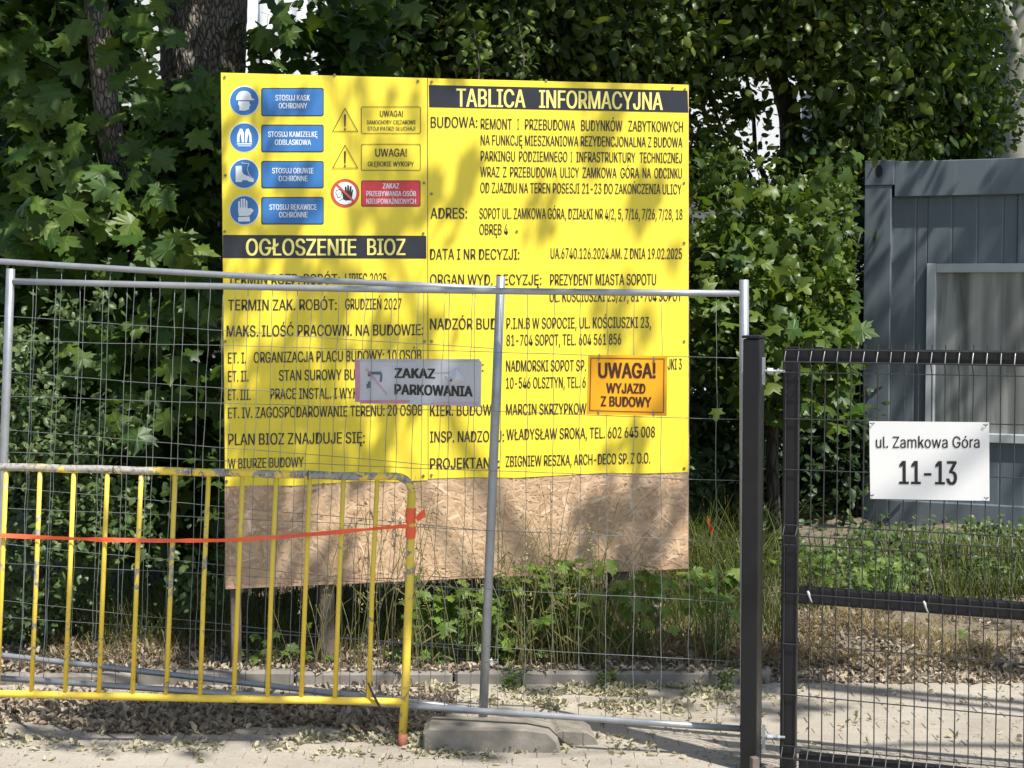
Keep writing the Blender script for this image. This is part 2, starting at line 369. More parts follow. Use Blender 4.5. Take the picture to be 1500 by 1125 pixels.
pav = MB(); pav.box((0, 2.1, -.006), (24, 12.62, .008)); pavement = pav.obj('pavement', flat('joint_sand', (.30, .265, .21), .95, .3, 20, bump=.6)); pavement['kind'] = 'structure'
pm = None; stuff = MB(); cnt = 0
for r in range(0, 20):
    y = 6.52 + r * .098
    if y > 8.39: break
    for c in range(-14, 18):
        x = c * .198 + (.099 if r % 2 else 0)
        vis = abs(x) < .305 * y + .1 and y > 6.85
        jz = random.uniform(-.002, .0015)
        if vis and cnt < 300:
            if pm is None:
                pm = MB().box((0, 0, .022), (.1955, .0955, .048), 0, .0025)
                o = pm.obj('paver', M['paver'], pavement); pm = o.data
            else:
                o = bpy.data.objects.new('paver', pm); link(o, pavement)
            o.location = (x, y, -.0425 + jz); o.rotation_euler = (random.uniform(-.006, .006), random.uniform(-.004, .004), random.uniform(-.012, .012)); cnt += 1
        else: stuff.box((x, y, -.0205 + jz), (.192, .092, .048), random.uniform(-.01, .01), .004)
so_ = stuff.obj('outer_paver', M['paver'], pavement); so_['kind'] = 'stuff'
kerb = thing('kerb', (0, 8.42, 0), 'low weathered concrete kerb running between the paving and the leafy bank', 'kerb')
for i in range(-5, 2):
    L = .76; MB().box((i * L + .1, 8.415 + random.uniform(-.012, .012), .012 + random.uniform(-.012, .008)), (L - .01, .07, .11), random.uniform(-.014, .014), .014).obj('kerbstone', M['concrete2'], kerb)

# ================================================================== NOTICE BOARD
A = at(327, 480, 8.45); B = at(1007, 480, 9.0); BP = Plane(A, B)
board = thing('notice_board', (A.x, A.y, bank_z(A.x, A.y)), 'large yellow construction information board on a tan chipboard panel, standing on posts', 'notice board')
def quadP(plane, c4, o0=0.0):
    """map (s,t) in the unit square to the plane; c4 pixel corners TL TR BR BL"""
    h = [plane.hit(*c, o0) for c in c4]
    def P(s, t, d=0): return (h[0] * (1 - s) + h[1] * s) * t + (h[3] * (1 - s) + h[2] * s) * (1 - t) + plane.n * d
    return P
def slab(plane, c4, o0, th, name, mat, parent, nseg=1, wob=0.0, low=None):
    P = quadP(plane, c4, o0); mb = MB(); top = [(i / nseg, 1) for i in range(nseg, -1, -1)]
    bot = [(i / nseg, (wob * math.sin(i * 1.9 + .6) if low is None else low[i])) for i in range(nseg + 1)]
    mb.prism(bot + top, P, th); return mb.obj(name, mat, parent)
slab(BP, [(324, 108), (1007, 126), (1007, 832), (330, 862)], -.022, .020, 'chipboard_panel', M['osb'], board)
sheetL = slab(BP, [(323.5, 106.5), (625.3, 114.5), (626.3, 702.5), (330, 713.5)], 0, .004, 'left_sheet', M['yellow'], board, 6, .003)
sheetR = slab(BP, [(626.6, 114.6), (1008, 124.3), (1008, 690.5), (627.5, 702)], 0, .004, 'right_sheet', M['yellow'], board, 6, .003)
sheetL['label'] = 'yellow safety sheet with blue pictograms'; sheetR['label'] = 'yellow information sheet with address lines'
for (px, w, y0) in ((478, 20, 300), (905, 27, 300), (345, 14, 300)):
    t = BP.hit(px, y0, -.075); b = BP.hit(px, 900, -.075)
    mb = MB(); ww = w / F * 8.8; mb.frame_box(Vector((b.x, b.y, 0)), BP.u, BP.n, Vector((0, 0, 1)), -ww / 2, ww / 2, -.03, .045, -.1, t.z); mb.obj('post', M['wood'], board)
def strands():
    V, Fc, rn = [], [], []; k = 0
    lo = BP.hit(331, 861); hi = BP.hit(1006, 690); L = (BP.hit(1006, 800) - BP.hit(331, 800)).dot(BP.u); z1 = BP.hit(330, 700).z + .02
    zb0, zb1 = BP.hit(331, 860.5).z, BP.hit(1006, 830.5).z
    while k < 4200:
        s_, z_ = random.uniform(0, L), random.uniform(min(zb0, zb1), z1); a = random.gauss(0, .9) ; l, w = random.uniform(.03, .06), random.uniform(.003, .010)
        d = (math.cos(a), math.sin(a)); q = []
        for (x, y) in ((-l, -w * .4), (-l * .7, -w), (l * .8, -w * .8), (l, w * .3), (l * .6, w), (-l * .9, w * .7)): q.append((s_ + x * d[0] - y * d[1], z_ + x * d[1] + y * d[0]))
        if any(p[0] < .002 or p[0] > L - .002 or p[1] < zb0 + (zb1 - zb0) * p[0] / L + .002 or p[1] > z1 for p in q): continue
        o_ = -.0018 + .0000004 * k * 2; base = BP.hit(331, 800)
        V += [tuple(Vector((base.x, base.y, 0)) + BP.u * p[0] + Vector((0, 0, p[1])) + BP.n * o_) for p in q]
        b = k * 6; Fc += [(b, b + 1, b + 2), (b, b + 2, b + 3), (b, b + 3, b + 4), (b, b + 4, b + 5)]; rn += [random.random()] * 6; k += 1
    m = NM('wood_strand'); at_ = m.n('ShaderNodeAttribute'); at_.attribute_name = 'rnd'
    gr = m.noise(m.coord((1, 1, 1)), 60, 3); st_ = m.noise(m.coord((1, 1, 1)), 2.5, 4)
    c = m.ramp(at_.outputs['Fac'], [(0, (.42, .27, .15)), (.3, (.52, .35, .205)), (.65, (.58, .40, .245)), (.92, (.63, .455, .295)), (1, (.72, .56, .39))])
    c = m.mix(m.ramp(st_, [(.45, (0, 0, 0)), (.75, (.5, .5, .5))]), c, (.36, .24, .15)); m.base(c); m.rough(.7)
    o = raw_mesh('wood_strands', np.array(V), np.array(Fc), np.array(rn), m.m, board); o['kind'] = 'stuff'
strands()
# --- text
try:      # the sans serif that ships inside Blender itself; falls back to the built-in face
    FONT = bpy.data.fonts.load(bpy.utils.system_resource('DATAFILES', path='fonts') + '/Inter.woff2')
except Exception:
    FONT = None
def text_raw(s, bold=0.0, space=1.0):
    cu = bpy.data.curves.new('t', 'FONT'); cu.body = s; cu.size = 1; cu.resolution_u = 3; cu.space_character = space
    if FONT: cu.font = FONT
    o = bpy.data.objects.new('t', cu); scene.collection.objects.link(o)
    dg = bpy.context.evaluated_depsgraph_get(); me = bpy.data.meshes.new_from_object(o.evaluated_get(dg))
    v = [(p.co.x, p.co.y) for p in me.vertices]; f = [tuple(p.vertices) for p in me.polygons]
    bpy.data.objects.remove(o); bpy.data.curves.remove(cu); bpy.data.meshes.remove(me)
    return v, f
GL = {}
KU = [(0, 0), (.14, 0), (.14, .32), (.27, .47), (.53, 0), (.70, 0), (.37, .58), (.67, 1), (.50, 1), (.14, .52), (.14, 1), (0, 1)]
KL = [(0, 0), (.13, 0), (.13, .25), (.23, .35), (.42, 0), (.57, 0), (.33, .45), (.54, .74), (.38, .74), (.13, .43), (.13, 1.04), (0, 1.04)]
def glyph(ch):
    if ch not in GL:
        v, f = text_raw(ch) if ch != ' ' else ([], [])
        w = max(x for x, y in text_raw(ch + 'H')[0]) - max(x for x, y in text_raw('H')[0]) if ch != ' ' else max(x for x, y in text_raw('H H')[0]) - max(x for x, y in text_raw('HH')[0])
        if ch in 'Kk':
            x0 = min(x for x, y in v); x1 = max(x for x, y in v); pk = KU if ch == 'K' else KL; m = max(x for x, y in pk); hh = max(y for x, y in text_raw('H')[0])
            v = [(x0 + x / m * (x1 - x0), y * hh) for x, y in pk]; f = [tuple(range(len(pk)))]
        GL[ch] = (v, f, w)
    return GL[ch]
def text_mesh(st):
    V, Fc, x = [], [], 0
    for ch in st:
        v, f, w = glyph(ch); k = len(V); V += [(a + x, b) for a, b in v]; Fc += [tuple(i + k for i in t) for t in f]; x += w
    return V, Fc
hv, _ = text_raw('H'); CAPH = max(y for x, y in hv)
class Zm:
    def __init__(s, ox, oy, k): s.ox, s.oy, s.k = ox, oy, k
    def __call__(s, x, y): return (s.ox + x / s.k, s.oy + y / s.k)
def text_line(mb, plane, z, s, x0, x1, yb0, yb1, cap, o0, bold=.012):
    v, f = text_mesh(s); k = len(v); v0 = v; f0 = f; v, f, lay = [], [], []
    sh = [(-bold, 0), (bold, 0)] if bold < .03 else [(-bold, -bold * .4), (bold, -bold * .4), (-bold, bold * .4), (bold, bold * .4), (0, 0)]
    for i, (dx, dy) in enumerate(sh):
        v += [(x + dx, y + dy) for x, y in v0]; f += [tuple(q + i * k for q in t) for t in f0]; lay += [i * .00006] * k
    xa = min(p[0] for p in v); xb = max(p[0] for p in v)
    a = plane.hit(*z(x0, yb0), o0); b = plane.hit(*z(x1, yb1), o0); c = plane.hit(*z(x0, yb0 - cap), o0) - a
    mb.add([a + (b - a) * ((x - xa) / (xb - xa)) + c * (y / CAPH) + plane.n * l for (x, y), l in zip(v, lay)], f)
def lettering(plane, z, rows, o0, mat, parent, bold=.012):
    for row in rows:
        if isinstance(row, tuple): row = [row]
        for (s, x0, x1, y0, y1, cap) in row:
            mb = MB(); text_line(mb, plane, z, s, x0, x1, y0, y1, cap, o0, bold); mb.obj('lettering', mat, parent)
Z2 = Zm(610, 90, 3.629); Z4 = Zm(610, 380, 3.41); Z3 = Zm(310, 380, 3.409); Z1 = Zm(310, 90, 3.7515)
EP = .0065
def bar(z, c4, name, mat, parent, o0=.0045, th=.001): return slab(BP, [z(*c) for c in c4], o0, th, name, mat, parent)
bar(Z2, [(66, 125), (1441, 155), (1445, 272), (68, 243)], 'title_band', M['navy'], sheetR)
bar(Z1, [(62, 953), (1180, 958), (1180, 1083), (62, 1080)], 'title_band', M['navy'], sheetL)
lettering(BP, Z2, [('TABLICA', 212, 580, 240, 245, 96), ('INFORMACYJNA', 652, 1310, 246, 258, 94)], EP, M['yellowtext'], sheetR, .02)
lettering(BP, Z1, [[('OGŁOSZENIE', 188, 795, 1066, 1066, 92), ('BIOZ', 855, 1065, 1064, 1064, 90)]], EP, M['yellowtext'], sheetL, .02)
lettering(BP, Z2, [
 ('BUDOWA:', 76, 325, 352, 352, 58),
 [('REMONT', 342, 508, 360, 362, 57), ('I', 537, 545, 362, 363, 57), ('PRZEBUDOWA', 577, 845, 363, 367, 57), ('BUDYNKÓW', 876, 1095, 368, 371, 57), ('ZABYTKOWYCH', 1127, 1418, 371, 376, 57)],
 ('NA FUNKCJĘ MIESZKANIOWĄ REZYDENCJONALNĄ Z BUDOWĄ', 342, 1416, 445, 457, 55),
 [('PARKINGU', 342, 525, 530, 532, 55), ('PODZIEMNEGO', 546, 803, 532, 534, 55), ('I', 821, 828, 534, 535, 55), ('INFRASTRUKTURY', 850, 1165, 535, 538, 55), ('TECHNICZNEJ', 1187, 1412, 538, 540, 55)],
 [('WRAZ', 340, 443, 614, 615, 55), ('Z', 460, 480, 615, 615, 55), ('PRZEBUDOWĄ', 498, 748, 615, 617, 55), ('ULICY', 766, 865, 617, 618, 55), ('ZAMKOWA', 883, 1065, 618, 620, 55), ('GÓRA', 1085, 1185, 620, 620, 55), ('NA', 1203, 1247, 620, 621, 55), ('ODCINKU', 1265, 1412, 621, 622, 55)],
 ('OD ZJAZDU NA TEREN POSESJI 21-23 DO ZAKOŃCZENIA ULICY', 340, 1410, 698, 706, 55),
 ('ADRES:', 75, 270, 835, 835, 57), ('SOPOT UL. ZAMKOWA GÓRA, DZIAŁKI NR 4/2, 5, 7/16, 7/26, 7/28, 18', 335, 1415, 836, 840, 57),
 ('OBRĘB 4', 335, 487, 921, 921, 57), ('DATA I NR DECYZJI:', 72, 548, 1053, 1053, 57), ('UA.6740.126.2024.AM. Z DNIA 19.02.2025', 714, 1412, 1048, 1050, 57)], EP, M['ink'], sheetR)
lettering(BP, Z4, [
 ('ORGAN WYD. DECYZJĘ:', 68, 625, 127, 127, 53), ('PREZYDENT MIASTA SOPOTU', 668, 1198, 129, 127, 56),
 ('UL. KOŚCIUSZKI 25/27, 81-704 SOPOT', 666, 1325, 212, 208, 53), ('NADZÓR BUD.:', 68, 430, 350, 348, 55),
 ('P.I.N.B W SOPOCIE, UL. KOŚCIUSZKI 23,', 450, 1172, 347, 341, 55), ('81-704 SOPOT, TEL. 604 561 856', 450, 1023, 431, 425, 55),
 ('INWESTOR:', 68, 336, 562, 560, 55), [('NADMORSKI SOPOT SP.', 448, 848, 560, 557, 56), ('JKI 3', 1256, 1326, 550, 549, 54)], ('10-546 OLSZTYN, TEL. 6', 448, 846, 645, 640, 55),
 ('KIER. BUDOWY:', 68, 418, 782, 778, 55), ('MARCIN SKRZYPKOW', 448, 850, 777, 772, 55), ('INSP. NADZORU:', 68, 438, 914, 910, 55),
 ('WŁADYSŁAW SROKA, TEL. 602 645 008', 450, 1192, 902, 888, 55), ('PROJEKTANT:', 68, 415, 1048, 1043, 55), ('ZBIGNIEW RESZKA, ARCH-DECO SP. Z O.O.', 446, 1168, 1036, 1018, 54)], EP, M['ink'], sheetR)
lettering(BP, Z3, [
 [('TERMIN ROZP. ROBÓT:', 82, 640, 125, 124, 52), ('LIPIEC 2025', 667, 873, 122, 120, 52)], [('TERMIN ZAK. ROBÓT:', 82, 625, 255, 252, 54), ('GRUDZIEŃ 2027', 667, 948, 250, 248, 54)],
 ('MAKS. ILOŚĆ PRACOWN. NA BUDOWIE:', 75, 1058, 386, 378, 56), [('ET. I.', 82, 173, 519, 518, 54), ('ORGANIZACJA PLACU BUDOWY: 10 OSÓB', 210, 1048, 517, 503, 54)],
 [('ET. II.', 82, 185, 611, 609, 54), ('STAN SUROWY BUD', 336, 748, 606, 600, 53)], [('ET. III.', 82, 195, 703, 702, 54), ('PRACE INSTAL. I WYK', 292, 732, 699, 694, 54)],
 [('ET. IV.', 82, 203, 794, 792, 54), ('ZAGOSPODAROWANIE TERENU: 20 OSÓB', 218, 1053, 792, 778, 54)], ('PLAN BIOZ ZNAJDUJE SIĘ:', 82, 765, 928, 917, 57), ('W BIURZE BUDOWY', 82, 460, 1045, 1036, 50)], EP, M['ink'], sheetL)
# --- pictograms
def circle(cx, cy, r, n=40): return [(cx + r * math.cos(2 * math.pi * i / n), cy - r * math.sin(2 * math.pi * i / n)) for i in range(n)]
def poly(z, pts, name, mat, parent, o0, th=.0008, plane=None):
    plane = plane or BP; mb = MB(); h = [plane.hit(*z(*p), o0) for p in pts]; n = len(h)
    e = (h[1] - h[0]).cross(h[2] - h[1]); s_ = 0
    for i in range(n): s_ += (h[i] - h[0]).cross(h[(i + 1) % n] - h[0]).dot(plane.n)
    if s_ < 0: h.reverse()
    mb.add([p for p in h] + [p + plane.n * th for p in h], [tuple(reversed(range(n))), tuple(range(n, 2 * n))] + [(i, (i + 1) % n, n + (i + 1) % n, n + i) for i in range(n)])
    return mb.obj(name, mat, parent)
def outline(z, pts, w, name, mat, parent, o0, th=.0008, closed=True):
    mb = MB(); n = len(pts)
    cx = sum(p[0] for p in pts) / n; cy = sum(p[1] for p in pts) / n
    for i in range(n if closed else n - 1):
        a = Vector((*pts[i], 0)); b = Vector((*pts[(i + 1) % n], 0)); d = (b - a).normalized(); q = Vector((-d.y, d.x, 0)) * w / 2
        a = a - d * w / 2; b = b + d * w / 2
        h = [BP.hit(*z(p.x, p.y), o0 + i * .00003) for p in (a - q, b - q, b + q, a + q)]
        mb.add([p + BP.n * th for p in h], [(3, 2, 1, 0)])
    return mb.obj(name, mat, parent)
rnd_rect = lambda x0, y0, x1, y1, r: [(x0 + r, y0), (x1 - r, y0), (x1, y0 + r), (x1, y1 - r), (x1 - r, y1), (x0 + r, y1), (x0, y1 - r), (x0, y0 + r)]
O1, O2, O3, O4 = .0045, .0058, .0070, .0082
blue_rows = [(217, 148, 297, [('STOSUJ KASK', 350, 540, 215, 215, 31), ('OCHRONNY', 368, 525, 258, 258, 30)]),
             (418, 350, 495, [('STOSUJ KAMIZELKĘ', 310, 582, 415, 415, 30), ('ODBLASKOWĄ', 347, 547, 459, 459, 30)]),
             (617, 550, 693, [('STOSUJ OBUWIE', 332, 560, 615, 615, 30), ('OCHRONNE', 368, 527, 658, 658, 30)]),
             (818, 748, 892, [('STOSUJ RĘKAWICE', 317, 578, 815, 815, 30), ('OCHRONNE', 370, 527, 857, 857, 30)])]
for i, (cy, y0, y1, rows) in enumerate(blue_rows):
    poly(Z1, circle(180, cy, 83), 'pictogram_rim', M['pale'], sheetL, O1)
    poly(Z1, circle(180, cy, 78), 'pictogram_disc', M['blue'], sheetL, O2)
    poly(Z1, rnd_rect(273, y0 - 3, 616, y1 + 4, 8), 'plate_rim', M['inkbold'], sheetL, O1)
    poly(Z1, rnd_rect(278, y0 + 2, 612, y1 - 1, 7), 'plate', M['blue'], sheetL, O2)
    lettering(BP, Z1, rows, O3 + .0006, M['pale'], sheetL, .02)
def icon(pts, mat='pale', o=O3, name='pictogram'): return poly(Z1, pts, name, M[mat], sheetL, o)
icon([(134, 213), (137, 190), (148, 172), (165, 163), (182, 161), (200, 165), (213, 178), (219, 196), (221, 204), (233, 206), (233, 213)])           # helmet
icon([(147, 219), (206, 219), (209, 232), (214, 242), (207, 247), (206, 262), (196, 266), (186, 270), (152, 270), (153, 247), (146, 236)])          # head
for dx in (1, -1):                                                                                                                                      # vest
    icon([(180 + dx * p[0], p[1]) for p in ((3, 395), (10, 372), (24, 368), (30, 384), (38, 400), (41, 445), (27, 445), (27, 415), (20, 395), (14, 445), (3, 445))])
icon([(139, 450), (221, 450), (221, 456), (139, 456)]); icon([(145, 462), (217, 462), (217, 466), (145, 466)])
icon([(132, 575), (165, 573), (168, 607), (178, 622), (206, 632), (224, 645), (232, 656), (230, 663), (207, 661), (196, 653), (168, 652), (166, 663), (132, 662)])   # boot
outline(Z1, [(165, 557), (205, 562), (195, 590), (205, 622), (232, 650)], 3, 'pictogram', M['pale'], sheetL, O3, closed=False)
icon([(146, 820), (146, 770), (152, 766), (158, 770), (159, 758), (165, 754), (171, 758), (173, 756), (179, 753), (185, 757), (187, 762), (194, 764), (196, 770), (197, 808), (214, 806), (226, 812), (231, 822), (222, 830), (214, 842), (203, 848), (150, 850)])   # glove
for x in (158, 172, 186): icon([(x - 2, 760), (x + 2, 760), (x + 2, 802), (x - 2, 802)], 'blue', O4)
icon([(145, 856), (209, 852), (211, 878), (147, 880)])
def exclaim(cx, y0, y1, mat='inkbold'):
    icon([(cx - 5, y0), (cx + 5, y0), (cx + 3, y1 - 22), (cx - 3, y1 - 22)], mat); icon(circle(cx, y1 - 8, 5, 10), mat)
for (ya, yb) in ((258, 384), (460, 586)):
    outline(Z1, [(733, ya), (803, yb), (665, yb)], 3.4, 'warning_triangle', M['inkbold'], sheetL, O3); exclaim(733, ya + 33, yb - 4)
outline(Z1, rnd_rect(823, 250, 1148, 395, 6), 3, 'plate_outline', M['inkbold'], sheetL, O2); outline(Z1, rnd_rect(823, 455, 1147, 598, 6), 3, 'plate_outline', M['inkbold'], sheetL, O2)
lettering(BP, Z1, [('UWAGA!', 925, 1052, 303, 304, 33), ('SAMOCHODY CIĘŻAROWE', 853, 1122, 345, 345, 22), ('STÓJ! PATRZ! SŁUCHAJ!', 857, 1120, 380, 380, 22), ('UWAGA!', 900, 1073, 523, 523, 44), ('GŁĘBOKIE WYKOPY', 858, 1112, 577, 577, 27)], EP, M['ink'], sheetL)
poly(Z1, rnd_rect(822, 654, 1148, 798, 7), 'plate_rim', M['inkbold'], sheetL, O1); poly(Z1, rnd_rect(826, 658, 1144, 794, 6), 'plate', M['red'], sheetL, O2)
lettering(BP, Z1, [('ZAKAZ', 940, 1030, 698, 698, 28), ('PRZEBYWANIA OSÓB', 850, 1123, 740, 740, 28), ('NIEUPOWAŻNIONYCH', 850, 1123, 782, 782, 28)], O3 + .0006, M['pale'], sheetL, .02)
poly(Z1, circle(733, 724, 79), 'prohibition_ring', M['redring'], sheetL, O1); poly(Z1, circle(733, 724, 62), 'prohibition_face', M['pale'], sheetL, O2)
hand = [(722, 755), (719, 728), (716, 715), (720, 712), (731, 728), (732, 690), (737, 686), (741, 692), (743, 718), (746, 682), (751, 678), (755, 684), (756, 718), (761, 686), (766, 684), (769, 690), (767, 722), (772, 704), (777, 704), (777, 712), (771, 748), (762, 762), (735, 764)]
icon(hand, 'inkbold')
outline(Z1, [(682, 722), (686, 708), (702, 704), (714, 712), (714, 730), (708, 744), (694, 748), (690, 736)], 3, 'pictogram', M['inkbold'], sheetL, O3)
outline(Z1, [(700, 768), (716, 756), (740, 755)], 3, 'pictogram', M['inkbold'], sheetL, O3, closed=False)
icon([(684, 680), (692, 672), (784, 764), (776, 772)], 'redring', O4, 'prohibition_bar')
sm = None
for (x, y, sh) in [(329, 113, 0), (612, 119, 0), (329, 339, 0), (626 - 5, 268, 0), (330, 500, 0), (622, 500, 0), (332, 705, 0), (620, 697, 0), (490, 110, 0), (474, 709, 0), (330, 257, 0),
                   (632, 120, 1), (1003, 131, 1), (632, 284, 1), (1002, 268, 1), (632, 500, 1), (1002, 500, 1), (632, 696, 1), (1002, 686, 1), (985, 129, 1), (800, 118, 1), (1002, 356, 1), (620, 342, 0), (757, 339, 1)]:
    p = BP.hit(x, y, .0045); par = sheetR if sh else sheetL
    mb = MB(); mb.tube([p, p + BP.n * .004], .007, 8); mb.obj('screw', M['screw'], par)

# small stakes behind the fence
def stake(px, py0, py1, w, Y, label):
    t = at(px, py0, Y); b = at(px + 4, py1, Y); mb = MB()
    d = (t - b).normalized(); mb.frame_box(b - d * .1, Vector((1, 0, 0)), Vector((0, 1, 0)), d, -w / 2, w / 2, -.02, .02, 0, (t - b).length + .1, .003)
    tag(mb.obj('stake', M['wood']), label, 'stake')
stake(961, 887, 935, .03, 8.75, 'short grey wooden stake in the dry grass right of the board post')

# ================================================================== MESH FENCES
def fence_panel(name, corners, nv, hs, pole_x, label, group, extra_lean=0.0, polew=.019, upr=(0, 1), orange=False):
    """corners: (TL, TR, BR, BL) world points of the tube frame"""
    TL, TR, BR, BL = corners
    P = lambda s, t: (TL * (1 - s) + TR * s) * t + (BL * (1 - s) + BR * s) * (1 - t)
    base = P(.5, 0); th = thing(name, (base.x, base.y, 0), label, 'fence', group)
    for s in upr:
        top = P(s, 1) + (P(s, 1) - P(s, 0)).normalized() * .055; d = (P(s, 0) - P(s, 1)).normalized(); low = P(s, 0) + d * ((P(s, 0).z - .004) / -d.z)
        mb = MB(); mb.tube([low, P(s, .3), P(s, .7), top - (top - P(s, 0)).normalized() * .002, top], [polew, polew, polew, polew, polew * .8], 16)
        mb.obj('upright', M['galv'], th, True)
    nrm = (TR - TL).cross(TL - BL).normalized()
    for t in (0, 1):
        mb = MB(); mb.tube([P(i / 8, t) + Vector((0, 0, -.008 * math.sin(math.pi * i / 8) * t)) for i in range(9)], .0135, 12); mb.obj('rail', M['galv'], th, True)
    for i in range(1, nv):
        s = i / nv; pts = [P(s + (random.uniform(-.0012, .0012) if 0 < k < 16 else 0), 1 - k / 16) + nrm * (.002 * math.sin(k * 2.1 + i)) for k in range(17)]
        mb = MB(); mb.tube(pts, .0014, 5); mb.obj('wire', M['wire'], th, True)
    for t in hs:
        pts = [P(k / 40, t + random.uniform(-.0006, .0006) + .0009 * math.sin(k * .5 + t * 9)) + nrm * .006 for k in range(41)]
        mb = MB(); mb.tube(pts, .0014, 5); mb.obj('wire', M['wire'], th, True)
    return th, P, nrm
YR, YL = 7.04, 7.73
fcorn = [at(15, 412, YL), at(1090, 430, YR), at(1091, 1068, YR), at(-6, 993, YL)]
front_fence, FP, fn = fence_panel('mesh_fence', fcorn, 29, [1 - v for v in ((524 - 430) / 638, (613 - 430) / 638, (702 - 430) / 638, (792 - 430) / 638, (881 - 430) / 638, (969 - 430) / 638)], None,
    'nearer temporary wire mesh fence panel, its right upright beside the black gate post', 'temporary site fence panels')
bR, bRb = at(733, 424, 7.37), at(708, 1040, 7.37); bL, bLb = at(0, 381, 7.9), at(-24, 957, 7.9)
k = 1.38; bTL = bR + (bL - bR) * k; bBL = bRb + (bLb - bRb) * k
back_fence, KP, kn = fence_panel('mesh_fence', [bTL, bR, bRb, bBL], 27, [.86, .72, .575, .43, .285, .14], None,
    'farther temporary mesh fence panel, ending at the leaning grey upright in front of the board', 'temporary site fence panels')
# fence clip and orange scrap on the wire
p = at(720, 968, 7.3); mb = MB(); mb.tube([p + Vector((math.cos(a) * .026, math.sin(a) * .026, .003 * math.sin(3 * a))) for a in np.linspace(0, 6.1, 14)], .003, 6); tag(mb.obj('wire_tie', M['wire']), 'thin wire tie binding the leaning grey upright to the mesh', 'wire tie')
def scrap(pts, w, name, mat, label, cat, axis=Vector((0, 0, 1))):
    mb = MB(); vs, fs = [], []
    for i, q in enumerate(pts):
        n_ = (.0015 if i % 2 else -.0015); vs += [q - axis * w / 2, q + axis * w / 2, q + axis * w / 2 + Vector((0, .0015, 0)), q - axis * w / 2 + Vector((0, .0015, 0))]
    for i in range(len(pts) - 1):
        b = i * 4
        for j in range(4): fs.append((b + j, b + (j + 1) % 4, b + 4 + (j + 1) % 4, b + 4 + j))
    fs += [(3, 2, 1, 0), tuple(range(len(vs) - 4, len(vs)))]
    mb.add(vs, fs); return tag(mb.obj(name, mat), label, cat) if label else mb
scrap([at(1036, 760, 7.05), at(1039, 766, 7.02), at(1041, 775, 7.05), at(1044, 779, 7.03)], .03, 'tape_scrap', M['orange'], 'small orange scrap of tape caught on the fence wire right of the board', 'tape scrap')

# ---- concrete feet
def foot(px0, px1, py0, py1, label, rz, dz=0.0, L=None):
    a = gnd(px0, py1); b = gnd(px1, py1 + 8); c = (a + b) / 2; L = L or (b - a).length; H = (py1 - py0) / F * c.y * .84; W = .2
    prof = [(-L / 2, 0), (-L / 2, H * .8), (-L / 2 + .025, H), (L / 2 - .14, H), (L / 2 - .05, H * .86), (L / 2 - .015, H * .5), (L / 2, 0)]
    m = Matrix.Rotation(rz, 3, 'Z'); o = Vector((c.x, c.y + W / 2, 0)); mb = MB(); n = len(prof); vs = []
    ins = .012
    for (yy, sc) in ((-W / 2, 1), (-W / 2 - ins, 1), (W / 2 + ins, 1), (W / 2, 1)):
        for (x, z) in prof:
            q = 1 if abs(yy) > W / 2 else .96
            vs.append(o + m @ Vector((x * (q if q < 1 else 1), yy * (1 if q == 1 else 1.0), z * q)))
    order = [0, 1, 2, 3]; ring = lambda r: [r * n + i for i in range(n)]
    # rings: front cap (r0 smaller, pushed out), r1, r2, r3
    vs2 = [o + m @ Vector((x * .97, -W / 2 - ins, z * .95)) for x, z in prof] + [o + m @ Vector((x, -W / 2, z)) for x, z in prof] + [o + m @ Vector((x, W / 2, z)) for x, z in prof] + [o + m @ Vector((x * .97, W / 2 + ins, z * .95)) for x, z in prof]
    fs = [tuple(ring(0)), tuple(reversed(ring(3)))]
    for r_ in range(3):
        for i in range(n): j = (i + 1) % n; fs.append((r_ * n + j, r_ * n + i, r_ * n + n + i, r_ * n + n + j))
    mb.add(vs2, fs); return tag(mb.obj('fence_foot', M['concrete']), label, 'fence foot', 'concrete fence feet')
foot(622, 822, 1056, 1098, 'long grey concrete fence foot with a sloped right end, under the leaning upright', R(-1.5))
foot(812, 872, 1060, 1088, 'short stub of concrete fence foot showing behind the longer one', R(4))

# ---- signs on the fences
class SP(Plane):
    def __init__(s, p0, p1, tilt=0.0): super().__init__(p0, p1)
def fence_sign(name, c4, Yl, Yr, th, mat, label, cat, wob=0.0, plane=None):
    pl = plane or Plane(at(c4[0][0], 560, Yl), at(c4[1][0], 560, Yr))
    P = quadP(pl, c4); mb = MB(); nx, ny = 14, 6
    W = lambda s, t: wob * (math.sin(7 * s + 2 * t) + .6 * math.sin(13 * s - 5 * t)) if wob else 0
    vs = [P(i / nx, j / ny, W(i / nx, j / ny)) for j in range(ny + 1) for i in range(nx + 1)] + [P(i / nx, j / ny, W(i / nx, j / ny) + th) for j in range(ny + 1) for i in range(nx + 1)]
    N_ = (nx + 1) * (ny + 1); fs = []
    for j in range(ny):
        for i in range(nx):
            a = j * (nx + 1) + i; q = (a, a + 1, a + nx + 2, a + nx + 1); fs += [tuple(reversed(q)), tuple(x + N_ for x in q)]
    edge = [i for i in range(nx + 1)] + [j * (nx + 1) + nx for j in range(1, ny + 1)] + [ny * (nx + 1) + i for i in range(nx - 1, -1, -1)] + [j * (nx + 1) for j in range(ny - 1, 0, -1)]
    for a, b in zip(edge, edge[1:] + edge[:1]): fs.append((a, b, b + N_, a + N_))
    mb.add(vs, fs); o = tag(mb.obj(name, mat), label, cat); return o, pl, P
Z8 = Zm(840, 500, 9.375)
os_, opl, oP = fence_sign('warning_sign', [Z8(205, 185), Z8(1288, 200), Z8(1280, 1025), Z8(180, 1000)], 7.16, 7.09, .003, M['signorange'], 'orange warning sign with dark brown lettering about vehicles leaving, tied to the mesh fence', 'warning sign')
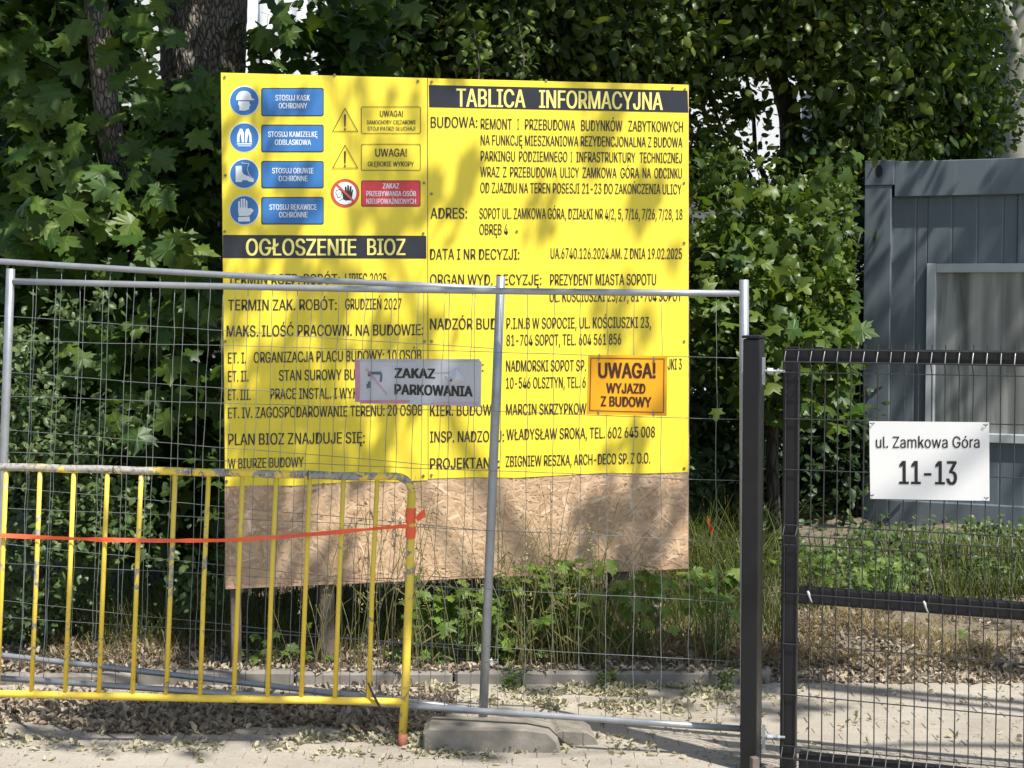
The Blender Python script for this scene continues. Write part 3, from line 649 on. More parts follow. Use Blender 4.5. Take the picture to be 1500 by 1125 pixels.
lettering(opl, Z8, [('UWAGA!', 340, 1130, 497, 503, 200), ('WYJAZD', 450, 990, 706, 716, 132), ('Z BUDOWY', 375, 1070, 887, 902, 132)], .0045, M['brownink'], os_, .03)
def strip_frame(plane, z, pts, w, o0, mat, parent, name='border_line'):
    mb = MB(); n = len(pts)
    for i in range(n):
        a = Vector((*pts[i], 0)); b = Vector((*pts[(i + 1) % n], 0)); d = (b - a).normalized(); q = Vector((-d.y, d.x, 0)) * w / 2
        h = [plane.hit(*z(p.x, p.y), o0 + i * .00004) for p in (a - q, b - q, b + q, a + q)]; mb.add(h, [(3, 2, 1, 0)])
    return mb.obj(name, mat, parent)
strip_frame(opl, Z8, [(240, 230), (1245, 242), (1236, 978), (224, 950)], 10, .0042, M['brownink'], os_)
for x, y in ((355, 215), (1110, 250), (345, 970), (1098, 990)):
    p = opl.hit(*Z8(x, y), .004); mb = MB(); mb.tube([p + Vector((0, 0, .012)), p + opl.n * .004, p - Vector((0, 0, .012))], .0025, 6); mb.obj('tie', M['wire'], os_)
Z9 = Zm(480, 500, 5.114)
ws_, wpl, wP = fence_sign('no_parking_sign', [Z9(215, 130), Z9(1155, 150), Z9(1148, 490), Z9(205, 455)], 7.40, 7.31, .002, flat('faded_white_sheet', (.48, .49, .52), .35, .1, 4), 'crumpled faded white no parking sheet with pink edges hanging between the fence panels', 'sign', wob=.0035)
def onwob(pts, name, mat, o=.006):
    mb = MB()
    for (x0, y0, x1, y1) in pts:
        nx = max(1, int(abs(x1 - x0) / 60)); a = [[wpl.hit(*Z9(x0 + (x1 - x0) * i / nx, y), .0) for i in range(nx + 1)] for y in (y0, y1)]
        vs = [q + wpl.n * (o + W9(q)) for r_ in a for q in r_]; mb.add(vs, [(i, nx + 1 + i, nx + 2 + i, i + 1) for i in range(nx)])
    return mb.obj(name, mat, ws_)
h0 = wpl.hit(*Z9(210, 290)); h1 = wpl.hit(*Z9(1152, 320)); LW = (h1 - h0).length
def W9(q):
    s = (q - h0).dot(wpl.u) / LW; t = .5 + (q.z - (h0.z + h1.z) / 2) / .23
    return .0035 * (math.sin(7 * s + 2 * t) + .6 * math.sin(13 * s - 5 * t))
onwob([(206, 140, 242, 452)], 'pink_edge', M['pink'], .0028); onwob([(245, 132, 1140, 152)], 'pink_edge', M['palegrey'], .0026); onwob([(245, 440, 700, 466)], 'pink_edge', M['pink'], .0028); onwob([(700, 455, 1130, 480)], 'pink_edge', flat('faint_pink', (.50, .36, .44), .4), .0027)
for (s, x0, x1, y0, y1, cap) in (('ZAKAZ', 503, 805, 272, 277, 70), ('PARKOWANIA', 503, 1087, 396, 412, 74)):
    mb = MB(); text_line(mb, wpl, Z9, s, x0, x1, y0, y1, cap, 0, .035)
    for v in mb.v: v += wpl.n * (W9(v) + .0036)
    mb.obj('lettering', M['inkbold'], ws_)
def wpoly(pts, mat, o=.0036, name='faded_pictogram'):
    mb = MB(); h = [wpl.hit(*Z9(*p)) for p in pts]; h = [q + wpl.n * (W9(q) + o) for q in h]; mb.add(h, [tuple(reversed(range(len(h))))]); return mb.obj(name, mat, ws_)
gm = flat('faded_dark_print', (.10, .12, .16), .5)
for q in ([(305, 228), (330, 226), (325, 262), (303, 262)], [(303, 300), (322, 300), (325, 345), (295, 355), (292, 318), (303, 318)], [(312, 228), (400, 226), (412, 250), (315, 246)], [(396, 250), (412, 250), (410, 300), (392, 305)]): wpoly(q, gm)
wpoly([(285, 205), (292, 200), (452, 395), (444, 400)], M['pink'], .0042)
# crumpled fold at right of the sheet
f0 = [wpl.hit(*Z9(*p)) for p in ((880, 258), (970, 205), (1040, 300), (930, 325))]; f0 = [q + wpl.n * (W9(q) + .0035) for q in f0]; mid = (f0[0] + f0[2]) / 2 + wpl.n * .016
mb = MB(); mb.add(f0 + [mid], [(1, 0, 4), (2, 1, 4), (3, 2, 4), (0, 3, 4)]); mb.obj('crumpled_flap', flat('crumpled_sheet', (.55, .56, .58), .3, .15, 10), ws_)
wpoly([(915, 290), (955, 262), (985, 275), (960, 272), (925, 305)], gm, .012, 'dark_crease')

# ================================================================== YELLOW BARRIER
YB = 7.26
GP = Plane(at(0, 700, YB), at(600, 700, YB))
bb = gnd(590, 1100); barrier = thing('crowd_barrier', (bb.x, bb.y, 0), 'chipped yellow tubular crowd barrier with orange tape along it', 'barrier')
ro = .019
arc = []
for i in range(-6, 12): arc.append((i * 50, 678 + i * 50 * .0262 + (-.7 if i % 2 else .3)))
c0 = (582, 722); rr = 23
pts = [at(x, y + 6, YB) for x, y in arc]
for a in np.linspace(90, 0, 8): pts.append(at(c0[0] - 2 + rr * math.cos(R(a)), c0[1] - rr * math.sin(R(a)) + (-1), YB))
mb = MB(); mb.tube(pts, .0165, 14); top_rail = mb.obj('top_rail', M['byt'], barrier, True)
pe = pts[-1]; mb = MB(); mb.tube([pe, at(600, 850, YB), at(594, 1000, YB), at(590, 1075, YB)], .0172, 14); mb.obj('end_post', M['bym'], barrier, True)
mb = MB(); mb.tube([at(590, 1074, YB), at(589, 1085, YB), at(588.5, 1103, YB)], [.0175, .0185, .0185], 12); mb.obj('foot', M['rust'], barrier, True)
mb = MB(); mb.tube([at(-300, 1007, YB), at(0, 1016, YB), at(300, 1023, YB), at(591, 1028, YB)], .0155, 12); mb.obj('bottom_rail', M['by'], barrier, True)
for i in range(-5, 12):
    xt = 9.5 + i * 49.4; xb = xt - 13
    mb = MB(); mb.tube([at(xt, 684 + xt * .0262, YB), at((xt + xb) / 2 + random.uniform(-.8, .8), 850, YB), at(xb, 1016 + xb * .021, YB)], .0098, 10); mb.obj('bar', M['by'] if random.random() < .7 else M['bym'], barrier, True)
for x in (-160, -250):  # far leg out of frame
    pass
mb = MB(); mb.tube([at(-290, 676, YB), at(-300, 900, YB), at(-303, 1092, YB)], .0172, 12); mb.obj('end_post', M['bym'], barrier, True)
for x in (167, 282, 452):
    p = at(x, 684 + x * .0262, YB); mb = MB(); mb.tube([p + Vector((0, math.cos(a) * .0185, math.sin(a) * .0185)) for a in np.linspace(0, 2 * math.pi, 13)], .0022, 5, False); mb.obj('cable_tie', M['blackplastic'], barrier)
def ribbon(pts, hw, mat, name, parent, n=Vector((0, -1, 0))):
    vs, fs = [], []
    for (p, w, tw) in pts:
        ax = Vector((0, math.sin(tw), math.cos(tw))); vs += [p - ax * w, p + ax * w, p + ax * w + Vector((0, .0012, 0)), p - ax * w + Vector((0, .0012, 0))]
    for i in range(len(pts) - 1):
        b = i * 4
        for j in range(4): fs.append((b + j, b + 4 + j, b + 4 + (j + 1) % 4, b + (j + 1) % 4))
    mb = MB(); mb.add(vs, fs); return mb.obj(name, mat, parent)
tape = thing('barrier_tape', tuple(at(300, 785, YB - .02)), 'bright orange plastic tape stretched along the yellow barrier and knotted on its end post', 'tape')
tp = []
for i in range(0, 46):
    x = -300 + i * (897 / 45); y = 775 + 11 * math.sin(math.pi * max(0, min(1, (x + 60) / 640))) ** 1.0 + (6 if x < 340 else 6 - (x - 340) / 255 * 10)
    tp.append((at(x, y, YB - .021), .0095 if i % 7 else .0065, .7 * math.sin(i * .55)))
ribbon(tp, 0, M['orange'], 'tape_strand', tape)
for (ya, yb) in ((744, 766), (771, 788)):
    mb = MB(); mb.tube([at(602, ya, YB), at(601.5, (ya + yb) / 2, YB), at(601, yb, YB)], [.0205, .0215, .0205], 14); mb.obj('tape_wrap', M['orange'], tape, False)
mb = MB(); kp = [at(608, 758, YB - .02), at(614, 751, YB - .035), at(617, 759, YB - .03), at(622, 745, YB - .04), at(624, 757, YB - .03), at(612, 764, YB - .025)]
mb.add(kp, [(0, 1, 2), (1, 3, 2), (2, 3, 4), (2, 4, 5), (0, 2, 5)]); mb.obj('tape_knot', M['orange'], tape)
mb = MB(); mb.tube([at(539, 1000, YB - .02), at(546, 1016, YB - .025), at(556, 1035, YB - .02), at(568, 1058, YB - .02), at(576, 1078, YB - .03)], [.003, .005, .005, .003, .002], 6)
tag(mb.obj('strap', M['blackplastic']), 'black strap end hanging from the bottom rail of the yellow barrier', 'strap')

# ================================================================== GATE
gA = at(1147, 700, 6.84); gB = at(1500, 700, 6.52); GT = Plane(gA, gB)
gate = thing('gate', (gA.x, gA.y, 0), 'black steel mesh gate with welded wire infill and a white address plate', 'gate')
def grail(x0, yt0, yb0, x1, yt1, yb1, name='rail'):
    L = 1.9; h = [GT.hit(x0, yt0), GT.hit(x0, yb0), GT.hit(x1, yt1), GT.hit(x1, yb1)]
    zt0, zb0 = h[0].z, h[1].z; s1 = (h[2] - h[0]).dot(GT.u); kt = (h[2].z - h[0].z) / s1; kb = (h[3].z - h[1].z) / s1
    mb = MB(); a = h[0].copy(); P = lambda s, t, d: Vector((a.x, a.y, 0)) + GT.u * s + Vector((0, 0, (zb0 + (kt + kb) / 2 * s) * (1 - t) + (zt0 + (kt + kb) / 2 * s) * t)) - GT.n * d
    e = .004; prof = [(0, e), (e / (zt0 - zb0), 0), (1 - e / (zt0 - zb0), 0), (1, e), (1, .04), (0, .04)]
    vs = [P(s, t, d) for s in (0, L) for t, d in prof]; n = 6
    mb.add(vs, [tuple(range(n)), tuple(reversed(range(n, 2 * n)))] + [(i, n + i, n + (i + 1) % n, (i + 1) % n) for i in range(n)]); return mb.obj(name, M['black'], gate)
grail(1170, 510, 531, 1500, 515, 536.5); grail(1170, 860, 884, 1500, 884.5, 909); grail(1170, 1103, 1126, 1500, 1136, 1160)
def gbox(x0, x1, y0, y1, d0, d1, name, mat, par=None, bev=.003):
    a = GT.hit(x0, y0); b = GT.hit(x1, y0); c = GT.hit((x0 + x1) / 2, y1); mb = MB()
    mb.frame_box(Vector((a.x, a.y, 0)), GT.u, -GT.n, Vector((0, 0, 1)), 0, (b - a).dot(GT.u), d0, d1, c.z, a.z, bev); return mb.obj(name, mat, par or gate)
gbox(1147, 1169.7, 508, 1128, 0, .04, 'stile', M['black'])
post = thing('gate_post', tuple(GT.hit(1102, 1135)), 'black square steel gate post between the mesh fence and the gate', 'gate post')
gbox(1090, 1114, 496, 1150, -.02, .075, 'post_shaft', M['black'], post, .004); gbox(1088.5, 1115, 491, 495.5, -.024, .079, 'post_cap', M['black'], post, .003)
# mesh infill of the gate with V folds
x_l = GT.hit(1149, 700); wl = 1.85; sp = .0502
def gz(px_l, px_r):   # z profile of a horizontal line as a function of s
    a = GT.hit(1150, px_l); b = GT.hit(1500, px_r); L = (b - a).dot(GT.u); return lambda s: a.z + (b.z - a.z) * s / L
lines = {k: gz(*v) for k, v in {'spike': (503, 506), 'f1': (512, 516), 'f2': (529, 534), 'f3': (545, 551), 'h1': (613, 622), 'h2': (687, 700), 'g1': (768, 786), 'g2': (782, 801), 'g3': (797, 816), 'h3': (868, 893), 'h4': (942, 971), 'h5': (1016, 1049), 'k1': (1091, 1125), 'k2': (1106, 1140), 'k3': (1121, 1156)}.items()}
prof = [('spike', .006), ('f1', .006), ('f2', .042), ('f3', .006), ('h2', .006), ('g1', .006), ('g2', .042), ('g3', .006), ('h4', .006), ('k1', .006), ('k2', .042), ('k3', .006)]
base0 = Vector((x_l.x, x_l.y, 0))
for i in range(int(wl / sp)):
    s = i * sp + .004; mb = MB(); q = .0012 * math.sin(i * 1.7)
    mb.tube([base0 + GT.u * (s + q * (j % 3 - 1)) + Vector((0, 0, lines[k](s))) + GT.n * d for j, (k, d) in enumerate(prof)], .0024, 6); mb.obj('wire', M['blackwire'], gate, False)
for k, d in (('f1', .011), ('f2', .047), ('f3', .011), ('h1', .011), ('h2', .011), ('g1', .011), ('g2', .047), ('g3', .011), ('h3', .011), ('h4', .011), ('h5', .011), ('k1', .011), ('k2', .047)):
    mb = MB(); mb.tube([base0 + GT.u * s + Vector((0, 0, lines[k](s))) + GT.n * d for s in np.linspace(0, wl, 8)], .0024, 6); mb.obj('wire', M['blackwire'], gate)
for (y0) in (543, 1079):   # hinges
    hg = gbox(1118, 1123, y0 - 20, y0 + 20, -.022, -.019, 'hinge_plate', M['galv'], gate, .0008)
    p = GT.hit(1121, y0, .028); q = GT.hit(1150, y0 + 1, .012)
    mb = MB(); mb.tube([p, q], .0055, 8); mb.obj('hinge_bolt', M['galv'], gate); mb = MB(); mb.tube([p + (q - p) * .1, p + (q - p) * .4], .013, 6); mb.obj('hinge_nut', M['galv'], gate)
    mb = MB(); mb.tube([p + (q - p) * .62, p + (q - p) * .75], .011, 6); mb.obj('hinge_nut', M['galv'], gate)
for (x, y) in ((1186, 872), (1356, 887)):
    p = GT.hit(x, y, .018); mb = MB(); mb.tube([p + Vector((-.008, 0, .016)), p + Vector((-.004, -.005, .006)), p + Vector((-.001, -.006, -.006)), p + Vector((.004, -.005, -.018)), p + Vector((.010, -.002, -.028))], [.0045, .0055, .0035, .003, .002], 6); mb.obj('cable_tie', M['tie'], gate, True)
ap = Plane(GT.hit(1274, 650, .014), GT.hit(1449, 650, .014))
asg, _, _ = fence_sign('address_sign', [(1273.5, 617), (1449, 618.5), (1449.5, 733.5), (1275, 730.5)], 0, 0, .003, M['white'], 'white address plate with street name and house numbers, fixed to the black gate', 'address sign', plane=ap)
ID = Zm(0, 0, 1)
lettering(ap, ID, [('ul. Zamkowa Góra', 1283, 1435, 656, 656, 16.5)], .0045, M['inkbold'], asg, .008); lettering(ap, ID, [('11-13', 1317, 1402, 709, 710, 34)], .0045, M['inkbold'], asg, .029)
for x, y in ((1278, 621), (1444, 623), (1277, 726), (1445, 730)):
    p = ap.hit(x, y, .004); mb = MB(); mb.tube([p - Vector((.009, 0, -.003)), p + ap.n * .004, p + Vector((.009, 0, .005))], .002, 6); mb.obj('tie', M['blackplastic'], asg)
# wood scraps at the post's foot
for (x, y, w, h, lab) in ((1099, 1122, .03, .09, 'upright brown wooden wedge at the foot of the black gate post'), (1120, 1128, .035, .05, 'stubby pale wooden block at the foot of the black gate post')):
    p = gnd(x, 1130 if w < .032 else 1128) - Vector((0, .12, 0)); mb = MB(); mb.box((p.x, p.y, h / 2), (w, .03, h), .3, .003); tag(mb.obj('wood_block', M['wood']), lab, 'wood block')

# ================================================================== SITE CONTAINER
cA = at(1265, 420, 12.3); cB = at(1500, 420, 11.84); CP = Plane(cA, cB)
cz0 = at(1275, 768, 12.3).z; cz1 = at(1265, 238, 12.3).z; CO = Vector((cA.x, cA.y, 0)); cu, cn = CP.u, CP.n; Zv = Vector((0, 0, 1))
cont = thing('site_container', (CO.x, CO.y, cz0), 'slate grey site office container with a light framed window, behind the gate', 'container')
def cbox(x0, x1, z0, z1, d0, d1, name, mat, par=None, bev=0.004):
    mb = MB(); mb.frame_box(CO, cu, -cn, Zv, x0, x1, d0, d1, z0, z1, bev); return mb.obj(name, mat, par or cont)
S = lambda px: (CP.hit(px, 420) - CO).dot(cu)
Wc, Dc = 2.44, 6.0; colw = S(1304)
H1 = cz1 - .24
cbox(0, colw, cz0, cz1 - .16, 0, .16, 'corner_post', M['cont']); cbox(Wc - colw, Wc, cz0, cz1 - .16, 0, .16, 'corner_post', M['cont'])
cbox(0, colw + .02, cz1 - .16, cz1 + .012, -.006, .18, 'corner_casting', M['cont']); cbox(Wc - colw - .02, Wc, cz1 - .16, cz1 + .012, -.006, .18, 'corner_casting', M['cont'])
mb = MB(); hc = CO + cu * (S(1286)) + Zv * (CP.hit(1286, 251).z) + cn * .0065
mb.tube([hc, hc + cn * .0015], [1, 1], 3) if False else None
ov = [hc + cu * (.026 * math.cos(a)) + Zv * (.045 * math.sin(a)) for a in np.linspace(0, 2 * math.pi, 20, endpoint=False)]
mb.add(ov + [q - cn * .004 for q in ov], [tuple(range(20))] + [(i, 20 + i, 20 + (i + 1) % 20, (i + 1) % 20) for i in range(20)]); mb.obj('lifting_hole', M['blackplastic'], cont)
cbox(colw + .0205, Wc - colw - .0205, H1, cz1, 0, .15, 'top_beam', M['cont']); cbox(colw + .003, Wc - colw - .003, cz0, cz0 + .18, 0, .15, 'bottom_beam', M['cont'])
cbox(.05, Wc - .05, cz1 - .03, cz1 - .006, .18, Dc, 'roof', M['cont']); cbox(.02, .06, cz0, cz1 - .035, .18, Dc, 'side_wall', M['cont']); cbox(Wc - .06, Wc - .02, cz0, cz1 - .035, .18, Dc, 'side_wall', M['cont']); cbox(.065, Wc - .065, cz0, cz1 - .035, Dc - .05, Dc, 'rear_wall', M['cont'])
wx0 = S(1356); wz1 = CP.hit(1356, 386).z; wz0 = CP.hit(1470, 650).z; wx1 = wx0 + 1.35; ft = .062
# profiled wall sheets round the window: each rib a narrow strip
def wall_sheet(x0, x1, z0, z1):
    mb = MB(); x = x0; up = []
    while x < x1 - 1e-4:
        w = min(.17, x1 - x); up += [(x, .055), (x + w * .90, .055), (x + w * .93, .0575), (x + w * .97, .0575)]; x += w
    up.append((x1, .055)); n = len(up)
    vs = [CO + cu * a - cn * d + Zv * z0 for a, d in up] + [CO + cu * a - cn * d + Zv * z1 for a, d in up]
    mb.add(vs, [(i, i + 1, n + i + 1, n + i) for i in range(n - 1)]); mb.obj('wall_panel', M['cont'], cont)
jx = S(1491)
wall_sheet(colw, wx0 - .002, cz0 + .18, H1); wall_sheet(wx0, jx - .012, wz1 + .0, H1); wall_sheet(jx + .012, wx1, wz1, H1); wall_sheet(wx0, wx1, cz0 + .18, wz0); wall_sheet(wx1 + .002, Wc - colw, cz0 + .18, H1)
cbox(jx - .012, jx + .012, wz1, H1, .04, .06, 'joint_strip', M['cont'], None, .002)
win = thing('tmp', (0, 0, 0), None, None); bpy.data.objects.remove(win)
def frame_ring(x0, x1, z0, z1, w, d0, d1, name, mat, par):
    mb = MB()
    mb.frame_box(CO, cu, -cn, Zv, x0, x0 + w, d0, d1, z0, z1, .004); mb.frame_box(CO, cu, -cn, Zv, x1 - w, x1, d0, d1, z0, z1, .004)
    mb.frame_box(CO, cu, -cn, Zv, x0 + w, x1 - w, d0 + .002, d1, z1 - w, z1 - .001, .004); mb.frame_box(CO, cu, -cn, Zv, x0 + w, x1 - w, d0 + .002, d1, z0 + .001, z0 + w, .004)
    return mb.obj(name, mat, par)
wf = frame_ring(wx0, wx1, wz0, wz1, ft, .018, .09, 'window_frame', M['frame_light'], cont)
cbox(wx0 + ft, wx1 - ft, wz0 + ft, wz1 - ft, .06, .07, 'pane', M['glass'], wf, 0)
mb = MB(); mb.tube([CO - cu * .02 + Zv * z_ + cn * (.02) - cu * b_ for z_, b_ in ((2.28, 0), (2.15, .03), (1.9, .045), (1.7, .03), (1.5, .0), (1.2, -.005), (.6, 0), (.25, .01))], .009, 8)
tag(mb.obj('cable', M['blackplastic'], None, True), 'black cable hanging down the left corner of the grey container', 'cable')

# ================================================================== WHITE BUILDING BEHIND
bl = thing('white_building', (1, 27, 0), 'bright white rendered building glimpsed through gaps in the trees', 'building')
MB().box((1, 30, 5.5), (17, 5, 11)).obj('wall', M['cream'], bl)
MB().box((4.2, 26.2, 1.6), (7, 2.6, 3.2)).obj('annex', M['cream'], bl); MB().box((4.2, 26.1, 3.29), (7.4, 3, .14)).obj('annex_roof', M['roofgrey'], bl)
for (x, z) in ((4.85, 4.3), (2.2, 4.3), (7.3, 4.3), (-1, 4.6), (2.2, 7.5), (4.85, 7.5)):
    w = MB().box((x, 27.49, z), (.95, .06, 1.3), 0, .01).obj('window', M['frame_light'], bl); MB().box((x, 27.45, z), (.78, .02, 1.12)).obj('pane', M['glassdark'], w)
def tarp():
    mb = MB(); nx, nz = 60, 14; vs = []
    for j in range(nz + 1):
        for i in range(nx + 1):
            s, t = i / nx, j / nz; x = -3.6 + 2.4 * s; z = 3.1 + 3.4 * t + .25 * s; y = 21 + .06 * math.sin(i * 1.3 + 1.5 * math.sin(j * .35)) * (1 - .4 * t) + .03 * math.sin(i * 2.9)
            vs.append(Vector((x, y, z)))
    n = len(vs); vs += [v + Vector((0, .012, 0)) for v in vs]; fs = []
    for j in range(nz):
        for i in range(nx): a = j * (nx + 1) + i; q = (a, a + 1, a + nx + 2, a + nx + 1); fs += [q, tuple(x + n for x in reversed(q))]
    mb.add(vs, fs); t_ = thing('tarpaulin', (-2.4, 21, 0), 'creased white tarpaulin hanging high behind the top left of the yellow board', 'tarpaulin'); mb.obj('sheet', M['tarp'], t_, True)
    for x in (-3.65, -1.15): MB().tube([(x, 21.06, 0), (x, 21.06, 6.9)], .03, 8).obj('scaffold_tube', M['galv'], t_)
    MB().tube([(-3.8, 21.06, 6.62), (-1, 21.06, 6.8)], .03, 8).obj('scaffold_tube', M['galv'], t_)
tarp()

# ================================================================== TREES
def bdisp(amp, fz=1.0):
    def f(p, a):
        q = Vector((p.x * 14, p.y * 14, p.z * 3.2 * fz)); r_ = 1 - abs(noise.noise(q)) * 2.4
        return amp * (r_ - .5) + amp * .5 * noise.noise(q * 3)
    return f
def trunk(pts, radii, mat, parent, amp=.08, seg=40, rings=60, name='trunk'):
    P = [Vector(p) for p in pts]; n = len(P); out, rr = [], []
    for i in range(rings + 1):
        t = i / rings * (n - 1); k = min(int(t), n - 2); u = t - k; u2 = u
        p0, p1, p2, p3 = P[max(k - 1, 0)], P[k], P[k + 1], P[min(k + 2, n - 1)]
        out.append(.5 * ((2 * p1) + (p2 - p0) * u + (2 * p0 - 5 * p1 + 4 * p2 - p3) * u * u + (3 * p1 - p0 - 3 * p2 + p3) * u ** 3)); rr.append(radii[k] * (1 - u) + radii[k + 1] * u)
    mb = MB(); mb.tube(out, rr, seg, True, bdisp(amp)); return mb.obj(name, mat, parent, True)
def branches(parent, start, ends, r0, mat, wig=.12):
    for e in ends:
        s, e = Vector(start), Vector(e); pts = []; n = 7
        for i in range(n + 1):
            t = i / n; pts.append(s.lerp(e, t) + Vector((random.uniform(-wig, wig), random.uniform(-wig, wig), random.uniform(-wig, wig) + .25 * math.sin(math.pi * t))) * (0 if i in (0,) else 1) * .5)
        MB().tube(pts, [r0 * (1 - .8 * i / n) for i in range(n + 1)], 8).obj('branch', mat, parent, True)

# maple on the left: large lobed leaves, each of the 300 nearest an object of its own
mp_ = thing('maple_tree', tuple(at(295, 1000, 10.6)), 'maple tree with rough grey trunk and large lobed leaves left of the yellow board', 'tree')
a0 = at(298, 0, 10.6)
trunk([at(330, 960, 10.6), at(318, 500, 10.6), at(300, 150, 10.6), at(296, -20, 10.6), at(285, -500, 10.6)], [.27, .25, .235, .25, .16], M['bark'], mp_, .10, 64, 110)
trunk([at(260, 520, 9.9), at(175, 250, 9.62), at(148, 90, 9.55), at(134, -60, 9.5), at(90, -500, 9.5)], [.075, .07, .065, .06, .04], M['bark'], mp_, .09, 28, 60, 'branch')
branches(mp_, at(300, -400, 10.6), [at(120, -900, 9.5), at(520, -900, 9.8), at(-200, -600, 9.6), at(0, 50, 9.6)], .06, M['bark'])
branches(mp_, at(305, 300, 10.5), [at(40, 250, 9.4), at(200, 520, 9.2), at(60, 100, 9.5), at(230, 300, 9.3)], .02, M['bark'], .08)
mvars = []
for sd in range(5):
    v, f = maple_base(seed=sd, fold=.08 + .09 * (sd % 3), droop=.12 + .1 * (sd % 2)); me = bpy.data.meshes.new('maple_leaf'); me.from_pydata(v.tolist(), [], f.tolist()); me.materials.append(M['maple']); me.update(); mvars.append(me)
def leaf_obj(meshes, p, parent, size, bias=(0.1, -.55, .6), spread=.42, name='leaf'):
    N, T = orient(1, bias, spread, .6); N, T = Vector(N[0]), Vector(T[0]); X = T.cross(N)
    m = Matrix((X, T, N)).transposed().to_4x4(); o = bpy.data.objects.new(name, random.choice(meshes)); link(o, parent)
    m.translation = Vector(p) - off(parent); o.matrix_basis = m @ Matrix.Scale(size, 4); return o
sprays = [(60, 60, 9.3), (205, 30, 9.3), (40, 150, 9.3), (222, 130, 9.5), (70, 140, 9.4), (90, 215, 9.1), (60, 245, 9.0), (130, 260, 9.0), (200, 250, 9.0), (230, 215, 9.2), (30, 310, 8.9), (100, 330, 8.9), (180, 300, 8.9), (235, 310, 8.9), (250, 350, 8.9), (60, 370, 9.0), (150, 380, 9.0),
          (205, 160, 9.4), (290, 140, 9.4), (280, 380, 9.0), (180, 495, 8.9), (240, 470, 9.0), (270, 520, 8.9), (300, 450, 8.9), (250, 600, 9.0), (200, 620, 8.9), (120, 520, 9.1), (395, 50, 10.0), (10, 90, 9.2), (320, 400, 8.75)]
k = 0
while k < 300:
    sx, sy, sY = random.choice(sprays); p = at(sx + random.gauss(0, 30), sy + random.gauss(0, 20), sY + random.gauss(0, .12))
    pxx = 750 + p.x / p.y * F
    if pxx > 318 and p.y < 9.9: continue
    leaf_obj(mvars, p, mp_, random.uniform(.10, .165)); k += 1
mell = [pxell(70, 60, 110, 120, 10.0, .45, 1.5), pxell(100, 290, 170, 100, 10.0, .45, 2.2), pxell(255, 235, 60, 90, 10.0, .3, .8), pxell(80, 480, 190, 220, 9.9, .5, 3), pxell(240, 420, 90, 260, 9.9, .4, 2), pxell(250, 640, 110, 200, 9.9, .4, 1.5), pxell(405, 45, 40, 25, 10.3, .15, .06), pxell(400, 98, 40, 12, 10.2, .1, .035), pxell(515, 30, 40, 80, 10.4, .3, .45)]
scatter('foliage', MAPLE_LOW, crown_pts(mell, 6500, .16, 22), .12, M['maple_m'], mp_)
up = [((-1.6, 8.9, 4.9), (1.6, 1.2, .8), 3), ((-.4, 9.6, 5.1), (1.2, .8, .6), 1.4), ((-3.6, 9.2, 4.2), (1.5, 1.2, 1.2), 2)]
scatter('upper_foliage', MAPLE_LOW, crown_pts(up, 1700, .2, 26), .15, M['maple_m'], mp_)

# backing shrub far left
def simple_tree(name, base, top, r0, ells, n, size, mat, label, cat='tree', leaf=OVAL, bmat='barkdark', sigma=.15, per=45, group=None, nb=5, keep=None, **kw):
    t = thing(name, tuple(base), label, cat, group); mid = (Vector(base) + Vector(top)) / 2 + Vector((random.uniform(-.1, .1), 0, 0))
    trunk([base, mid, top], [r0, r0 * .8, r0 * .45], M[bmat], t, .06, 20, 30)
    ends = [Vector(e[0]) + Vector((0, .1, 0)) for e in ells[:nb]]
    branches(t, Vector(mid), ends, r0 * .32, M[bmat])
    scatter('foliage', leaf, crown_pts(ells, n, sigma, per, keep=keep), size, M[mat], t, **kw); return t
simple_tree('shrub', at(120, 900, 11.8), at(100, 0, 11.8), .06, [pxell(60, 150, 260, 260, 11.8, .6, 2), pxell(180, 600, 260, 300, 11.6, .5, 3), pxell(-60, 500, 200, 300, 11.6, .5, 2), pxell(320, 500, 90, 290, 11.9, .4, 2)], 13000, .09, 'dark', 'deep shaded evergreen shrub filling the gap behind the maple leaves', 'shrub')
# centre tree
ct = simple_tree('broadleaf_tree', at(640, 900, 13), at(660, -300, 13), .13, [pxell(620, 50, 120, 120, 12.4, .6, 2.2), pxell(760, 60, 150, 130, 12.5, .7, 3), pxell(880, 20, 130, 110, 12.4, .6, 2), pxell(590, -40, 120, 80, 12.3, .5, 1.5), pxell(900, 90, 100, 90, 12.2, .4, 1.5), pxell(700, 200, 260, 160, 13.0, .5, 2.5), pxell(530, 100, 40, 70, 12.4, .4, .6)],
    24000, .062, 'small', 'dark small leaved tree rising behind the top middle of the yellow board', sigma=.17, per=90, var=.6, spread=.7)
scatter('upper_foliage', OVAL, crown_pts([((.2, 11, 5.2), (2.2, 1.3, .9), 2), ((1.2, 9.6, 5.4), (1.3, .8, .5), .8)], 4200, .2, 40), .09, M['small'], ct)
# shoots in front, above the board
for (px, lab) in ((700, 'slender pale leaved sapling shoot rising behind the middle of the board top'), (765, 'taller leafy sapling shoot just right of the slender one behind the board top')):
    b, t = at(px, 140, 9.9), at(px - 6, 30 if px > 730 else 42, 9.9); sh = thing('sapling', (b.x, b.y, .2), lab, 'sapling')
    MB().tube([(b.x, b.y, .1), b, (b + t) / 2 + Vector((.02, 0, 0)), t], [.012, .006, .004, .002], 6).obj('stem', M['wood'], sh)
    for i in range(60):
        q = b.lerp(t, random.random()) + Vector((random.gauss(0, .05), random.gauss(0, .05), random.gauss(0, .02)))
        leaf_obj([None], q, sh, .05) if False else None
    scatter('foliage', OVAL, np.array([b.lerp(t, random.random() ** .9) + Vector((random.gauss(0, .055), random.gauss(0, .05), random.gauss(0, .02))) for _ in range(110)]), .042, M['hedge'], sh)
